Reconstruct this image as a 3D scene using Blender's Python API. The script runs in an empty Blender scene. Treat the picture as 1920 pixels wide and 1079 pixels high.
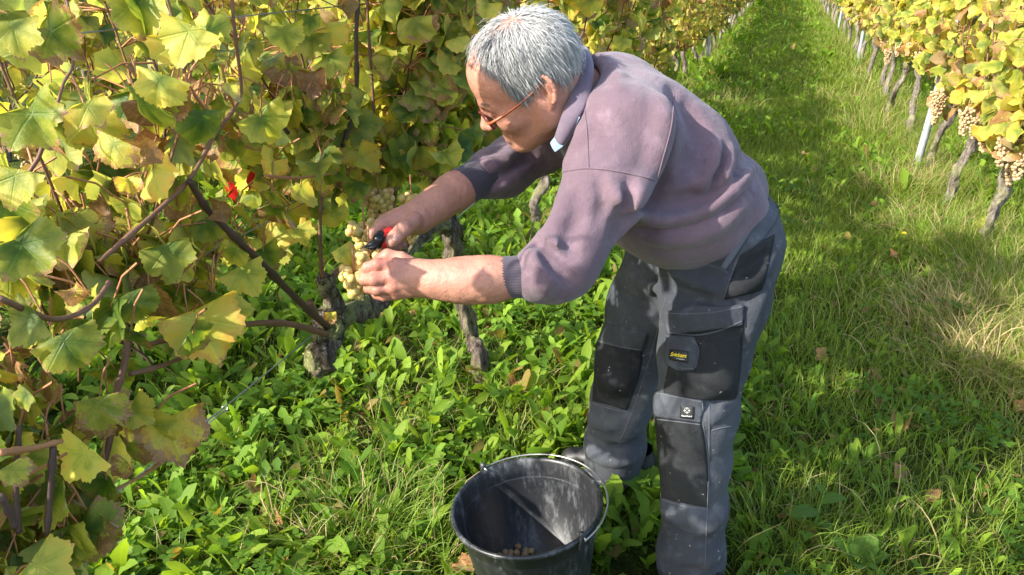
import bpy, math, random
import numpy as np
from mathutils import Vector, Matrix
from mathutils.bvhtree import BVHTree

R = math.radians
rng = np.random.default_rng(7)
random.seed(7)
scene = bpy.context.scene
COL = scene.collection

# ---------------------------------------------------------------- camera
CAM_H, FPX = 1.45, 1423.0
PITCH, YAW = R(23.0), R(18.8)
cam_d = bpy.data.cameras.new('camera')
cam_d.sensor_width = 36.0
cam_d.lens = FPX / 1920 * 36
cam_d.clip_start = 0.05
cam_d.clip_end = 600
cam = bpy.data.objects.new('camera', cam_d)
cam.location = (0, 0, CAM_H)
cam.rotation_euler = (math.pi / 2 - PITCH, 0, YAW)
COL.objects.link(cam)
scene.camera = cam
cam_d.dof.use_dof = False

# ---------------------------------------------------------------- sky and sun
SUN_EL = R(32.5)
LDIR = np.array([0.655, 0.7556])            # horizontal way the light travels
world = bpy.data.worlds.new('World')
scene.world = world
world.use_nodes = True
wn = world.node_tree
sky = wn.nodes.new('ShaderNodeTexSky')
sky.sky_type = 'NISHITA'
sky.sun_disc = False
sky.sun_elevation = SUN_EL
sky.sun_rotation = math.atan2(-LDIR[0], -LDIR[1])
sky.air_density = 1.0
sky.dust_density = 1.5
wn.links.new(sky.outputs[0], wn.nodes['Background'].inputs[0])
wn.nodes['Background'].inputs[1].default_value = 0.15
sun_d = bpy.data.lights.new('sun', 'SUN')
sun_d.energy = 3.25
sun_d.angle = R(0.55)
sun_d.color = (1.0, 0.95, 0.86)
sun = bpy.data.objects.new('sun', sun_d)
ld = Vector((LDIR[0] * math.cos(SUN_EL), LDIR[1] * math.cos(SUN_EL), -math.sin(SUN_EL)))
sun.rotation_euler = ld.to_track_quat('-Z', 'Y').to_euler()
sun.location = (-6, -8, 8)
COL.objects.link(sun)
scene.view_settings.view_transform = 'Standard'
scene.view_settings.look = 'None'
scene.view_settings.exposure = 1.78
scene.view_settings.gamma = 1.0
scene.render.engine = 'CYCLES'
scene.cycles.use_denoising = True
scene.cycles.max_bounces = 7
scene.cycles.diffuse_bounces = 3
scene.cycles.transmission_bounces = 5
scene.cycles.glossy_bounces = 2
scene.cycles.sample_clamp_indirect = 6.0
scene.cycles.caustics_reflective = False
scene.cycles.caustics_refractive = False

# ---------------------------------------------------------------- helpers
_cp, _sp, _cy, _sy = math.cos(PITCH), math.sin(PITCH), math.cos(YAW), math.sin(YAW)
C_R = np.array([_cy, _sy, 0.0])
C_F = np.array([-_sy * _cp, _cy * _cp, -_sp])
C_U = np.array([-_sy * _sp, _cy * _sp, _cp])
C_O = np.array([0, 0, CAM_H])

def P(x, y, d):
    """the place seen at pixel (x, y) of the 1920 wide photograph, d metres deep"""
    return C_O + d * (C_F + C_R * (x - 960) / FPX + C_U * (540 - y) / FPX)

def PV(x, y, X):
    """the same, on the upright plane x = X"""
    r = C_F + C_R * (x - 960) / FPX + C_U * (540 - y) / FPX
    return C_O + r * (X / r[0])

def PG(x, y, z=0.0):
    r = C_F + C_R * (x - 960) / FPX + C_U * (540 - y) / FPX
    return C_O + r * ((z - CAM_H) / r[2])

def mesh_np(name, V, faces, mat=None, smooth=True, uv=None, col=None):
    me = bpy.data.meshes.new(name)
    V = np.asarray(V, dtype=np.float32)
    if not isinstance(faces, (list, tuple)):
        faces = [faces]
    faces = [np.asarray(f, dtype=np.int32) for f in faces if len(f)]
    loops = np.concatenate([f.ravel() for f in faces])
    sizes = np.concatenate([np.full(len(f), f.shape[1], np.int32) for f in faces])
    starts = np.concatenate([[0], np.cumsum(sizes)[:-1]]).astype(np.int32)
    me.vertices.add(len(V))
    me.vertices.foreach_set('co', V.ravel())
    me.loops.add(len(loops))
    me.loops.foreach_set('vertex_index', loops)
    me.polygons.add(len(sizes))
    me.polygons.foreach_set('loop_start', starts)
    if smooth:
        me.polygons.foreach_set('use_smooth', np.ones(len(sizes), dtype=bool))
    me.update(calc_edges=True)
    if uv is not None:
        l = me.uv_layers.new(name='UVMap')
        l.data.foreach_set('uv', np.asarray(uv, np.float32)[loops].ravel())
    if col is not None:
        a = me.color_attributes.new('tint', 'FLOAT_COLOR', 'POINT')
        c = np.asarray(col, np.float32)
        if c.shape[1] == 3:
            c = np.concatenate([c, np.ones((len(c), 1), np.float32)], 1)
        a.data.foreach_set('color', c.ravel())
    if mat is not None:
        me.materials.append(mat)
    return me

def link(name, me, parent=None, **props):
    o = bpy.data.objects.new(name, me)
    COL.objects.link(o)
    if parent is not None:
        o.parent = parent
    for k, v in props.items():
        o[k] = v
    return o

def obj(name, V, F, mat, parent=None, smooth=True, uv=None, col=None, **props):
    return link(name, mesh_np(name, V, F, mat, smooth, uv, col), parent, **props)

def empty(name, loc, **props):
    o = bpy.data.objects.new(name, None)
    o.empty_display_size = 0.05
    o.location = loc
    COL.objects.link(o)
    for k, v in props.items():
        o[k] = v
    return o

class MB:
    """collects pieces of one mesh"""
    def __init__(s):
        s.V, s.F3, s.F4, s.n, s.C, s.U = [], [], [], 0, [], []
    def add(s, V, F, col=None, uv=None):
        V = np.asarray(V, float)
        F = F if isinstance(F, (list, tuple)) else [F]
        for f in F:
            f = np.asarray(f)
            if len(f):
                (s.F3 if f.shape[1] == 3 else s.F4).append(f + s.n)
        s.V.append(V)
        s.n += len(V)
        if col is not None:
            s.C.append(np.tile(np.asarray(col, float), (len(V), 1)) if np.ndim(col) == 1 else col)
        if uv is not None:
            s.U.append(uv)
    def faces(s):
        return [np.concatenate(f) for f in (s.F3, s.F4) if f]
    def mesh(s, name, mat, smooth=True):
        return mesh_np(name, np.concatenate(s.V), s.faces(), mat, smooth,
                       np.concatenate(s.U) if s.U else None, np.concatenate(s.C) if s.C else None)
    def build(s, name, mat, parent=None, smooth=True, **props):
        return link(name, s.mesh(name, mat, smooth), parent, **props)

def catmull(pts, n):
    pts = np.asarray(pts, float)
    k = len(pts)
    t = np.linspace(0, k - 1, n)
    i = np.clip(t.astype(int), 0, k - 2)
    u = (t - i)[:, None]
    g = lambda j: pts[np.clip(j, 0, k - 1)]
    p0, p1, p2, p3 = g(i - 1), g(i), g(i + 1), g(i + 2)
    return 0.5 * (2 * p1 + (p2 - p0) * u + (2 * p0 - 5 * p1 + 4 * p2 - p3) * u ** 2 + (3 * p1 - p0 - 3 * p2 + p3) * u ** 3)

def tube(pts, rad, seg=8, caps=True, wob=None, flat=None):
    """round tube along pts; rad a number or one for each point; wob(i, angle) scales the radius"""
    pts = np.asarray(pts, float)
    n = len(pts)
    rad = np.broadcast_to(np.asarray(rad, float), (n,)).copy()
    T = np.gradient(pts, axis=0)
    T /= np.linalg.norm(T, axis=1)[:, None] + 1e-12
    ref = np.array([0.0, 0, 1]) if abs(T[0][2]) < 0.9 else np.array([1.0, 0, 0])
    A = np.zeros_like(pts)
    a = np.cross(T[0], ref); a /= np.linalg.norm(a)
    for i in range(n):
        a = a - T[i] * (a @ T[i]); a /= np.linalg.norm(a) + 1e-12
        A[i] = a
    B = np.cross(T, A)
    ang = np.linspace(0, 2 * math.pi, seg, endpoint=False)
    r = rad[:, None] * np.ones((1, seg))
    if wob is not None:
        r = r * wob(np.arange(n)[:, None], ang[None, :])
    V = pts[:, None, :] + r[:, :, None] * (np.cos(ang)[None, :, None] * A[:, None, :] + np.sin(ang)[None, :, None] * B[:, None, :] * (flat or 1.0))
    V = V.reshape(-1, 3)
    i = np.arange(n - 1)[:, None] * seg
    j = np.arange(seg)[None, :]
    j2 = (j + 1) % seg
    F = np.stack([i + j, i + j2, i + seg + j2, i + seg + j], -1).reshape(-1, 4)
    Fs = [F]
    if caps:
        V = np.concatenate([V, pts[:1], pts[-1:]])
        c0, c1 = n * seg, n * seg + 1
        j = np.arange(seg); j2 = (j + 1) % seg
        Fs.append(np.stack([np.full(seg, c0), j2, j], -1))
        Fs.append(np.stack([np.full(seg, c1), (n - 1) * seg + j, (n - 1) * seg + j2], -1))
    return V, Fs

def lathe(prof, seg=48):
    """prof: (radius, z) list; open surface of revolution about z"""
    prof = np.asarray(prof, float)
    a = np.linspace(0, 2 * math.pi, seg, endpoint=False)
    V = np.stack([prof[:, 0:1] * np.cos(a), prof[:, 0:1] * np.sin(a), prof[:, 1:2] * np.ones((1, seg))], -1).reshape(-1, 3)
    n = len(prof)
    i = np.arange(n - 1)[:, None] * seg
    j = np.arange(seg)[None, :]
    F = np.stack([i + j, i + (j + 1) % seg, i + seg + (j + 1) % seg, i + seg + j], -1).reshape(-1, 4)
    return V, F

# value noise used for shapes
_perm = rng.random((32, 32, 32))
def vnoise(p, s=1.0):
    q = np.asarray(p, float) * s
    i = np.floor(q).astype(int)
    f = q - i
    f = f * f * (3 - 2 * f)
    i0 = i % 32; i1 = (i + 1) % 32
    def g(a, b, c): return _perm[a, b, c]
    x0, y0, z0, x1, y1, z1 = i0[..., 0], i0[..., 1], i0[..., 2], i1[..., 0], i1[..., 1], i1[..., 2]
    fx, fy, fz = f[..., 0], f[..., 1], f[..., 2]
    c = (g(x0, y0, z0) * (1 - fx) + g(x1, y0, z0) * fx) * (1 - fy) + (g(x0, y1, z0) * (1 - fx) + g(x1, y1, z0) * fx) * fy
    d = (g(x0, y0, z1) * (1 - fx) + g(x1, y0, z1) * fx) * (1 - fy) + (g(x0, y1, z1) * (1 - fx) + g(x1, y1, z1) * fx) * fy
    return (c * (1 - fz) + d * fz) * 2 - 1

# ---- distance fields: round cones and ellipsoids melted together, skinned by surface nets
class Field:
    def __init__(s, lo, hi, h):
        s.h = h
        s.lo = np.asarray(lo, float)
        s.n = np.ceil((np.asarray(hi, float) - s.lo) / h).astype(int) + 1
        s.D = np.full(s.n, 1.0, np.float32)
    def _box(s, lo, hi, m):
        a = np.clip(np.floor((np.asarray(lo) - m - s.lo) / s.h).astype(int), 0, s.n)
        b = np.clip(np.ceil((np.asarray(hi) + m - s.lo) / s.h).astype(int) + 1, 0, s.n)
        if np.any(b <= a): return None, None
        ax = [s.lo[i] + s.h * np.arange(a[i], b[i]) for i in range(3)]
        X = np.stack(np.meshgrid(*ax, indexing='ij'), -1)
        return tuple(slice(a[i], b[i]) for i in range(3)), X
    def _mix(s, sl, d, k, op):
        D = s.D[sl]
        if op == 'sub':
            h = np.clip(0.5 - 0.5 * (D + d) / k, 0, 1)
            s.D[sl] = D * (1 - h) - d * h + k * h * (1 - h)
        else:
            h = np.clip(0.5 + 0.5 * (D - d) / k, 0, 1)
            s.D[sl] = D * (1 - h) + d * h - k * h * (1 - h)
    def cone(s, a, b, ra, rb, k=0.01, op='add'):
        a = np.asarray(a, float); b = np.asarray(b, float)
        m = k + 4 * s.h
        sl, X = s._box(np.minimum(a - ra, b - rb), np.maximum(a + ra, b + rb), m)
        if sl is None: return s
        ba = b - a
        t = np.clip(((X - a) @ ba) / (ba @ ba + 1e-12), 0, 1)
        d = np.linalg.norm(X - a - t[..., None] * ba, axis=-1) - (ra + (rb - ra) * t)
        s._mix(sl, d, k, op)
        return s
    def chain(s, pts, rad, k=0.01, op='add'):
        for i in range(len(pts) - 1):
            s.cone(pts[i], pts[i + 1], rad[i], rad[i + 1], k, op)
        return s
    def ell(s, c, r, k=0.01, rot=None, op='add'):
        c = np.asarray(c, float); r = np.asarray(r, float)
        m = k + 4 * s.h
        ext = np.full(3, r.max()) if rot is not None else r
        sl, X = s._box(c - ext, c + ext, m)
        if sl is None: return s
        q = X - c
        if rot is not None:
            q = q @ rot            # columns of rot are the local axes
        k0 = np.linalg.norm(q / r, axis=-1)
        k1 = np.linalg.norm(q / (r * r), axis=-1) + 1e-9
        d = k0 * (k0 - 1) / k1
        s._mix(sl, d, k, op)
        return s
    def disp(s, fn):
        ax = [s.lo[i] + s.h * np.arange(s.n[i]) for i in range(3)]
        near = np.abs(s.D) < 0.05
        idx = np.nonzero(near)
        X = np.stack([ax[i][idx[i]] for i in range(3)], -1)
        s.D[idx] += fn(X).astype(np.float32)
        return s
    def clip(s, p, n):
        """cut away everything on the side n points to"""
        ax = [s.lo[i] + s.h * np.arange(s.n[i]) for i in range(3)]
        n = np.asarray(n, float); n /= np.linalg.norm(n); p = np.asarray(p, float)
        pl = ((ax[0] - p[0]) * n[0])[:, None, None] + ((ax[1] - p[1]) * n[1])[None, :, None] + ((ax[2] - p[2]) * n[2])[None, None, :]
        s.D = np.maximum(s.D, pl.astype(np.float32))
        return s
    def skin(s, relax=1):
        D = s.D
        I = D < 0
        c = [I[i:I.shape[0] - 1 + i, j:I.shape[1] - 1 + j, k:I.shape[2] - 1 + k] for i in (0, 1) for j in (0, 1) for k in (0, 1)]
        cnt = sum(x.astype(np.int8) for x in c)
        act = (cnt > 0) & (cnt < 8)
        ci = np.argwhere(act)
        idm = np.full(act.shape, -1, np.int64)
        idm[act] = np.arange(len(ci))
        acc = np.zeros((len(ci), 3)); num = np.zeros(len(ci))
        corners = [(i, j, k) for i in (0, 1) for j in (0, 1) for k in (0, 1)]
        for a in corners:
            for ax in range(3):
                if a[ax] == 0:
                    b = list(a); b[ax] = 1
                    va = D[ci[:, 0] + a[0], ci[:, 1] + a[1], ci[:, 2] + a[2]]
                    vb = D[ci[:, 0] + b[0], ci[:, 1] + b[1], ci[:, 2] + b[2]]
                    x = (va < 0) != (vb < 0)
                    t = np.where(x, va / np.where(x, va - vb, 1), 0)
                    p = np.tile(np.array(a, float), (len(ci), 1)); p[:, ax] += t
                    acc += p * x[:, None]; num += x
        V = s.lo + s.h * (ci + acc / num[:, None])
        F = []
        for ax in range(3):
            o1, o2 = [(1, 2), (2, 0), (0, 1)][ax]
            sa = [slice(None)] * 3; sb = [slice(None)] * 3
            sa[ax] = slice(0, -1); sb[ax] = slice(1, None)
            A, B = I[tuple(sa)], I[tuple(sb)]
            for sgn, M in ((1, A & ~B), (-1, ~A & B)):
                e = np.argwhere(M)
                e = e[(e[:, o1] > 0) & (e[:, o2] > 0) & (e[:, o1] < idm.shape[o1]) & (e[:, o2] < idm.shape[o2])]
                if not len(e): continue
                q = []
                for d1, d2 in ((0, 0), (1, 0), (1, 1), (0, 1)):
                    w = e.copy(); w[:, o1] -= 1 - d1; w[:, o2] -= 1 - d2
                    q.append(idm[w[:, 0], w[:, 1], w[:, 2]])
                q = np.stack(q, -1)
                F.append(q if sgn > 0 else q[:, ::-1])
        F = np.concatenate(F)
        F = F[(F >= 0).all(1)]
        for _ in range(relax):
            S = np.zeros_like(V); n = np.zeros(len(V))
            for a, b in ((0, 1), (1, 2), (2, 3), (3, 0)):
                for u, v in ((a, b), (b, a)):
                    for q in range(3):
                        S[:, q] += np.bincount(F[:, u], V[F[:, v], q], len(V))
                    n += np.bincount(F[:, u], minlength=len(V))
            V = 0.5 * V + 0.5 * S / np.maximum(n, 1)[:, None]
        return V, F

# ---------------------------------------------------------------- materials
class NT:
    def __init__(s, name):
        s.m = bpy.data.materials.new(name)
        s.m.use_nodes = True
        s.t = s.m.node_tree
        s.b = s.t.nodes['Principled BSDF']
        s.out = s.t.nodes['Material Output']
    def n(s, kind, **kw):
        x = s.t.nodes.new('ShaderNode' + kind)
        for k, v in kw.items():
            if k == 'i':
                for a, b in v.items():
                    s.put(x.inputs[a], b)
            else:
                setattr(x, k, v)
        return x
    def put(s, sock, v):
        if isinstance(v, bpy.types.NodeSocket):
            s.t.links.new(v, sock)
        elif isinstance(v, bpy.types.Node):
            s.t.links.new(v.outputs[0], sock)
        elif isinstance(v, (tuple, list)) and len(v) == 3 and sock.type == 'RGBA':
            sock.default_value = (*v, 1)
        else:
            sock.default_value = v
    def math(s, op, a, b=None, c=None, clamp=False):
        x = s.n('Math', operation=op, use_clamp=clamp)
        s.put(x.inputs[0], a)
        if b is not None: s.put(x.inputs[1], b)
        if c is not None: s.put(x.inputs[2], c)
        return x.outputs[0]
    def mix(s, f, a, b, blend='MIX'):
        x = s.n('MixRGB', blend_type=blend)
        s.put(x.inputs[0], f); s.put(x.inputs[1], a); s.put(x.inputs[2], b)
        return x.outputs[0]
    def noise(s, scale, detail=3, rough=0.55, vec=None, dist=0.0):
        x = s.n('TexNoise')
        x.inputs['Scale'].default_value = scale
        x.inputs['Detail'].default_value = detail
        x.inputs['Roughness'].default_value = rough
        x.inputs['Distortion'].default_value = dist
        if vec is not None: s.put(x.inputs['Vector'], vec)
        return x.outputs['Fac']
    def ramp(s, f, stops):
        x = s.n('ValToRGB')
        e = x.color_ramp.elements
        while len(e) < len(stops): e.new(0.5)
        for i, (p, c) in enumerate(stops):
            e[i].position = p
            e[i].color = (*c, 1) if isinstance(c, (tuple, list)) else (c, c, c, 1)
        s.put(x.inputs[0], f)
        return x.outputs[0]
    def range(s, v, a, b, c=0.0, d=1.0):
        x = s.n('MapRange', interpolation_type='SMOOTHSTEP')
        for i, q in enumerate((v, a, b, c, d)): s.put(x.inputs[i], q)
        return x.outputs[0]
    def obj(s):
        return s.n('TexCoord').outputs['Object']
    def pos(s):
        return s.n('NewGeometry').outputs['Position']
    def scale(s, vec, sc):
        x = s.n('Mapping'); s.put(x.inputs[0], vec); x.inputs['Scale'].default_value = sc
        return x.outputs[0]
    def bump(s, h, strength=0.3, dist=0.01):
        x = s.n('Bump'); x.inputs['Strength'].default_value = strength; x.inputs['Distance'].default_value = dist
        s.put(x.inputs['Height'], h)
        s.put(s.b.inputs['Normal'], x.outputs[0])
        return x
    def set(s, **kw):
        for k, v in kw.items():
            s.put(s.b.inputs[{'col': 'Base Color', 'rough': 'Roughness', 'metal': 'Metallic', 'spec': 'Specular IOR Level', 'sheen': 'Sheen Weight',
                              'sss': 'Subsurface Weight', 'coat': 'Coat Weight'}[k]], v)
        return s
    def translucent(s, col, f):
        tr = s.n('BsdfTranslucent'); s.put(tr.inputs[0], col)
        mx = s.n('MixShader'); s.put(mx.inputs[0], f)
        s.t.links.new(s.b.outputs[0], mx.inputs[1]); s.t.links.new(tr.outputs[0], mx.inputs[2])
        s.t.links.new(mx.outputs[0], s.out.inputs[0])
        return s

def plain(name, col, rough=0.6, metal=0.0, var=0.15, scale=40, spec=0.5):
    m = NT(name)
    n = m.noise(scale, 4)
    m.set(col=m.mix(n, tuple(c * (1 - var) for c in col), tuple(min(1, c * (1 + var)) for c in col)), rough=rough, metal=metal, spec=spec)
    return m.m
# ================================================================ ground and what grows on it
def ground_mat():
    m = NT('vineyard_ground')
    p = m.pos()
    n1 = m.noise(1.3, 4, vec=p); n2 = m.noise(16, 5, 0.65, vec=p); n3 = m.noise(90, 3, vec=p)
    c = m.ramp(n2, [(0.3, (0.035, 0.042, 0.010)), (0.5, (0.075, 0.10, 0.018)), (0.7, (0.13, 0.165, 0.03))])
    c = m.mix(m.math('MULTIPLY', m.range(n1, 0.52, 0.72), 0.55), c, (0.16, 0.13, 0.055))
    c = m.mix(m.math('MULTIPLY', n3, 0.4), c, (0.02, 0.022, 0.008))
    m.set(col=c, rough=1.0, spec=0.05)
    m.bump(m.math('ADD', n2, n3), 0.9, 0.05)
    return m.m
gx = np.concatenate([np.linspace(-260, -8, 8), np.linspace(-6, 6, 41), np.linspace(8, 260, 8)])
gy = np.concatenate([np.linspace(-60, -4, 6), np.linspace(-3, 14, 58), np.linspace(16, 60, 20), np.linspace(75, 420, 8)])
GX, GY = np.meshgrid(gx, gy, indexing='ij')
GZ = 0.018 * vnoise(np.stack([GX, GY, 0 * GX], -1), 1.7) * (np.abs(GX) < 7) * (GY < 60)
idx = np.arange(GX.size).reshape(GX.shape)
F = np.stack([idx[:-1, :-1], idx[1:, :-1], idx[1:, 1:], idx[:-1, 1:]], -1).reshape(-1, 4)
obj('ground', np.stack([GX, GY, GZ], -1).reshape(-1, 3), F, ground_mat(), kind='structure')
def gz(x, y):
    x = np.asarray(x, float); y = np.asarray(y, float)
    return 0.018 * vnoise(np.stack([x, y, 0 * x], -1), 1.7) * (np.abs(x) < 7) * (y < 60)

def herb_mat(name, trans=0.46, rough=0.6, glow=1.6):
    m = NT(name)
    at = m.n('Attribute', attribute_name='tint')
    u = m.n('TexCoord').outputs['UV']
    n = m.noise(60, 3, vec=m.pos())
    sx = m.n('SeparateXYZ'); m.put(sx.inputs[0], u)
    rib = m.range(m.math('ABSOLUTE', sx.outputs[0]), 0.0, 0.16, 1.0, 0.0)
    c = m.mix(m.math('MULTIPLY', n, 0.35), at.outputs['Color'], m.mix(1.0, at.outputs['Color'], (0.55, 0.6, 0.45), 'MULTIPLY'))
    c = m.mix(m.math('MULTIPLY', rib, 0.3), c, m.mix(1.0, c, (1.5, 1.4, 1.6), 'MULTIPLY'))
    m.set(col=c, rough=rough, spec=0.2)
    m.translucent(m.mix(1.0, c, (1.9 * glow / 1.6, 1.75 * glow / 1.6, 0.7), 'MULTIPLY'), trans)
    return m.m
M_HERB = herb_mat('broad_herb_leaf')
M_GRASS = herb_mat('grass_blade', 0.35, 0.45)

def blades(pos, L, W, yaw, e0, e1, tint, m=5, prof=None, wave=0.0, vee=0.25, kink=None):
    """many leaf blades at once: pos (n,2), length, width, heading, rise at base and tip"""
    n = len(pos)
    t = np.linspace(0, 1, m)
    el = e0[:, None] + (e1 - e0)[:, None] * t[None, :] ** 1.3
    st = L[:, None] / (m - 1)
    dr = np.concatenate([np.zeros((n, 1)), np.cumsum(np.cos(el[:, :-1]) * st, 1)], 1)
    dz = np.concatenate([np.zeros((n, 1)), np.cumsum(np.sin(el[:, :-1]) * st, 1)], 1)
    yw = yaw[:, None] + (0 if kink is None else kink[:, None] * t[None, :] ** 2)
    cx, cy = np.cos(yw), np.sin(yw)
    base = np.stack([pos[:, 0], pos[:, 1], gz(pos[:, 0], pos[:, 1]) - 0.004], -1)
    C = base[:, None] + np.stack([cx * dr, cy * dr, dz], -1)
    w = W[:, None] * prof[None, :]
    if wave:
        w = w * (1 + wave * rng.uniform(-1, 1, size=(n, m)))
    S = np.stack([-cy, cx, 0 * cx], -1)
    up = np.stack([-np.sin(el) * cx, -np.sin(el) * cy, np.cos(el)], -1)
    roll = rng.normal(size=(n, 1, 1)) * 0.45
    Sd = S * np.cos(roll) + up * np.sin(roll)
    U2 = up * np.cos(roll) - S * np.sin(roll)
    Lf = C - Sd * w[..., None] + U2 * (w * vee)[..., None]
    w2 = w if not wave else W[:, None] * prof[None, :] * (1 + wave * rng.uniform(-1, 1, size=(n, m)))
    Rt = C + Sd * w2[..., None] + U2 * (w2 * vee)[..., None]
    three = m > 4
    cols = [Lf, C, Rt] if three else [Lf, Rt]
    k = len(cols)
    V = np.stack(cols, 2).reshape(n, m * k, 3)
    uu = np.array([-1, 0, 1.0]) if three else np.array([-1.0, 1.0])
    UV = np.tile(np.stack(np.broadcast_arrays(uu[None, :], t[:, None]), -1).reshape(1, m * k, 2), (n, 1, 1)).reshape(-1, 2)
    b = np.arange(n)[:, None, None] * (m * k)
    i = np.arange(m - 1)[None, :, None] * k
    j = np.arange(k - 1)[None, None, :]
    F = np.stack([b + i + j, b + i + j + 1, b + i + k + j + 1, b + i + k + j], -1).reshape(-1, 4)
    return V.reshape(-1, 3), F, np.repeat(tint, m * k, 0), UV

ROW_L, ROW_R = -1.12, 1.2
def near_row(x, w=0.38):
    return np.clip(1 - np.minimum(np.abs(x - ROW_R), np.minimum(np.abs(x - ROW_L), np.minimum(np.abs(x - ROW_L + 2.35), np.abs(x - ROW_R - 2.35)))) / w, 0, 1)
def free(x, y):
    """not inside the bucket, a boot or a trunk"""
    ok = (x + 0.44) ** 2 + (y - 1.43) ** 2 > 0.165 ** 2
    for q in (PG(1300, 1120), PG(1150, 892)):
        ok &= ((x - q[0] + 0.05) / 0.15) ** 2 + ((y - q[1]) / 0.075) ** 2 > 1
    return ok
def scatter(n, x0, x1, y0, y1):
    return np.stack([rng.uniform(x0, x1, n), rng.uniform(y0, y1, n)], -1)

def broad(n, box, big=1.0, clump=5):
    k = n // clump
    c = scatter(k, *box)
    r = near_row(c[:, 0]) * (c[:, 0] > 0)
    pn = vnoise(np.stack([c[:, 0], c[:, 1], 0 * c[:, 0] + 4], -1), 1.6)
    want = 0.8 + 0.45 * pn - 0.8 * r - 0.40 * np.clip((c[:, 0] + 0.05) / 0.4, 0, 1) * (c[:, 1] < 4.2) - 0.22 * np.clip((c[:, 1] - 3.4) / 2.0, 0, 1) * np.clip((c[:, 0] + 0.8) / 0.4, 0, 1)
    c = c[rng.random(k) < want]
    pos = np.repeat(c, clump, 0) + rng.normal(size=(len(c) * clump, 2)) * 0.012
    ok = free(pos[:, 0], pos[:, 1]); pos = pos[ok]
    n = len(pos)
    yaw = rng.uniform(0, 2 * math.pi, n)
    L = (0.05 + 0.13 * rng.random(n) ** 1.4) * np.repeat(rng.uniform(0.7, 1.3, n // clump + 1), clump)[:n] * big * (0.85 + 0.3 * vnoise(np.stack([pos[:, 0], pos[:, 1], 0 * yaw], -1), 0.9))
    L = L * np.where((pos[:, 1] < 5.5), 1 - 0.48 * np.clip((pos[:, 0] + 0.15) / 0.35, 0, 1), 1 - 0.3 * np.clip((pos[:, 0] + 0.9) / 0.4, 0, 1))
    W = L * rng.uniform(0.09, 0.145, n)
    e0 = rng.uniform(0.85, 1.5, n); e1 = e0 - rng.uniform(0.3, 1.5, n)
    g = rng.random(n)
    tint = np.stack([0.10 + 0.145 * g, 0.195 + 0.155 * g, 0.017 + 0.018 * g], -1) * rng.uniform(0.8, 1.15, (n, 1))
    old = rng.random(n) < 0.03
    tint[old] = np.array([0.26, 0.19, 0.05]) * rng.uniform(0.7, 1.2, (old.sum(), 1))
    prof = np.array([0.20, 0.24, 0.40, 0.62, 0.85, 0.98, 1.0, 0.80, 0.28])
    lob = vnoise(np.stack([pos[:, 0], pos[:, 1], 0 * yaw + 21], -1), 2.6) + 0.35 * rng.normal(size=n) > 0.15
    out = []
    for sel, pf, wv in ((~lob, prof, 0.22), (lob, np.array([0.2, 0.35, 0.75, 0.4, 0.95, 0.5, 1.05, 0.62, 1.0, 0.75, 0.12]), 0.3)):
        out.append(blades(pos[sel], L[sel], W[sel], yaw[sel], e0[sel], e1[sel], tint[sel] * (1.0 if pf is prof else np.array([0.85, 0.95, 1.0])), len(pf), pf, wv, 0.24, rng.normal(size=sel.sum()) * 0.4))
    return out

def grassy(n, box, big=1.0, wide=1.0, dry=0.16, tall=1.0):
    p = scatter(n, *box)
    r = near_row(p[:, 0])
    pn = vnoise(np.stack([p[:, 0], p[:, 1], 0 * p[:, 0] + 11], -1), 1.4)
    want = 0.20 + 0.35 * pn + 0.4 * r * (p[:, 0] > 0) + 0.5 * np.clip((p[:, 0] + 0.1) / 0.4, 0, 1) + 0.45 * np.clip((p[:, 1] - 3.4) / 2, 0, 1)
    p = p[rng.random(n) < want]
    p = p[free(p[:, 0], p[:, 1])]
    n = len(p)
    r = near_row(p[:, 0]) * np.where(p[:, 0] > 0, 1, np.where(p[:, 1] > 3.2, 0.8, 0.15))
    yaw = rng.uniform(0, 2 * math.pi, n)
    L = rng.uniform(0.06, 0.17, n) * big * tall * (1 + 0.7 * r)
    W = rng.uniform(0.0009, 0.0021, n) * wide
    e0 = rng.uniform(0.9, 1.5, n); e1 = e0 - rng.uniform(0.3, 1.9, n)
    g = rng.random(n)
    tint = np.stack([0.105 + 0.12 * g, 0.165 + 0.13 * g, 0.018 + 0.02 * g], -1)
    isdry = rng.random(n) < dry * (0.35 + 2.9 * r * (vnoise(np.stack([p[:, 0], p[:, 1], 0 * yaw + 2], -1), 2.1) * 0.5 + 0.65))
    tint[isdry] = np.array([0.42, 0.33, 0.16]) * rng.uniform(0.55, 1.15, (isdry.sum(), 1))
    e0[isdry] *= rng.uniform(0.3, 1.0, isdry.sum()); e1[isdry] = e0[isdry] - rng.uniform(0.2, 1.0, isdry.sum())
    return blades(p, L, W, yaw, e0, e1, tint, 4, np.array([1.0, 0.9, 0.6, 0.06]), 0.0, 0.0, rng.normal(size=n) * 0.5)

mb = MB()
for n, box, big in ((36000, (-2.5, 2.2, 0.7, 4.6), 1.25), (24000, (-3.9, 3.4, 4.6, 10), 1.3), (13000, (-3.9, 3.6, 10, 24), 1.7), (5000, (-3, 3, 24, 50), 2.4), (9000, (-4.6, -2.4, 1.2, 9), 1.3)):
    for V, F, T, U in broad(n, box, big): mb.add(V, F, T, U)
mb.build('broad_leaved_herbs', M_HERB, None, True, kind='stuff', label='low bright green broad-leaved weeds carpeting the vineyard floor', category='weeds')
mb = MB()
for n, box, big, wide in ((85000, (-2.3, 2.2, 0.7, 4.6), 0.95, 1.0), (105000, (-3.0, 2.6, 4.2, 10), 0.85, 1.6), (70000, (-3.0, 3.4, 10, 24), 1.0, 3.0), (30000, (-3.9, 4, 24, 60), 1.5, 7.0), (30000, (-5.2, -2.2, 1.0, 10), 1.2, 1.4)):
    V, F, T, U = grassy(n, box, big, wide); mb.add(V, F, T, U)
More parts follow.
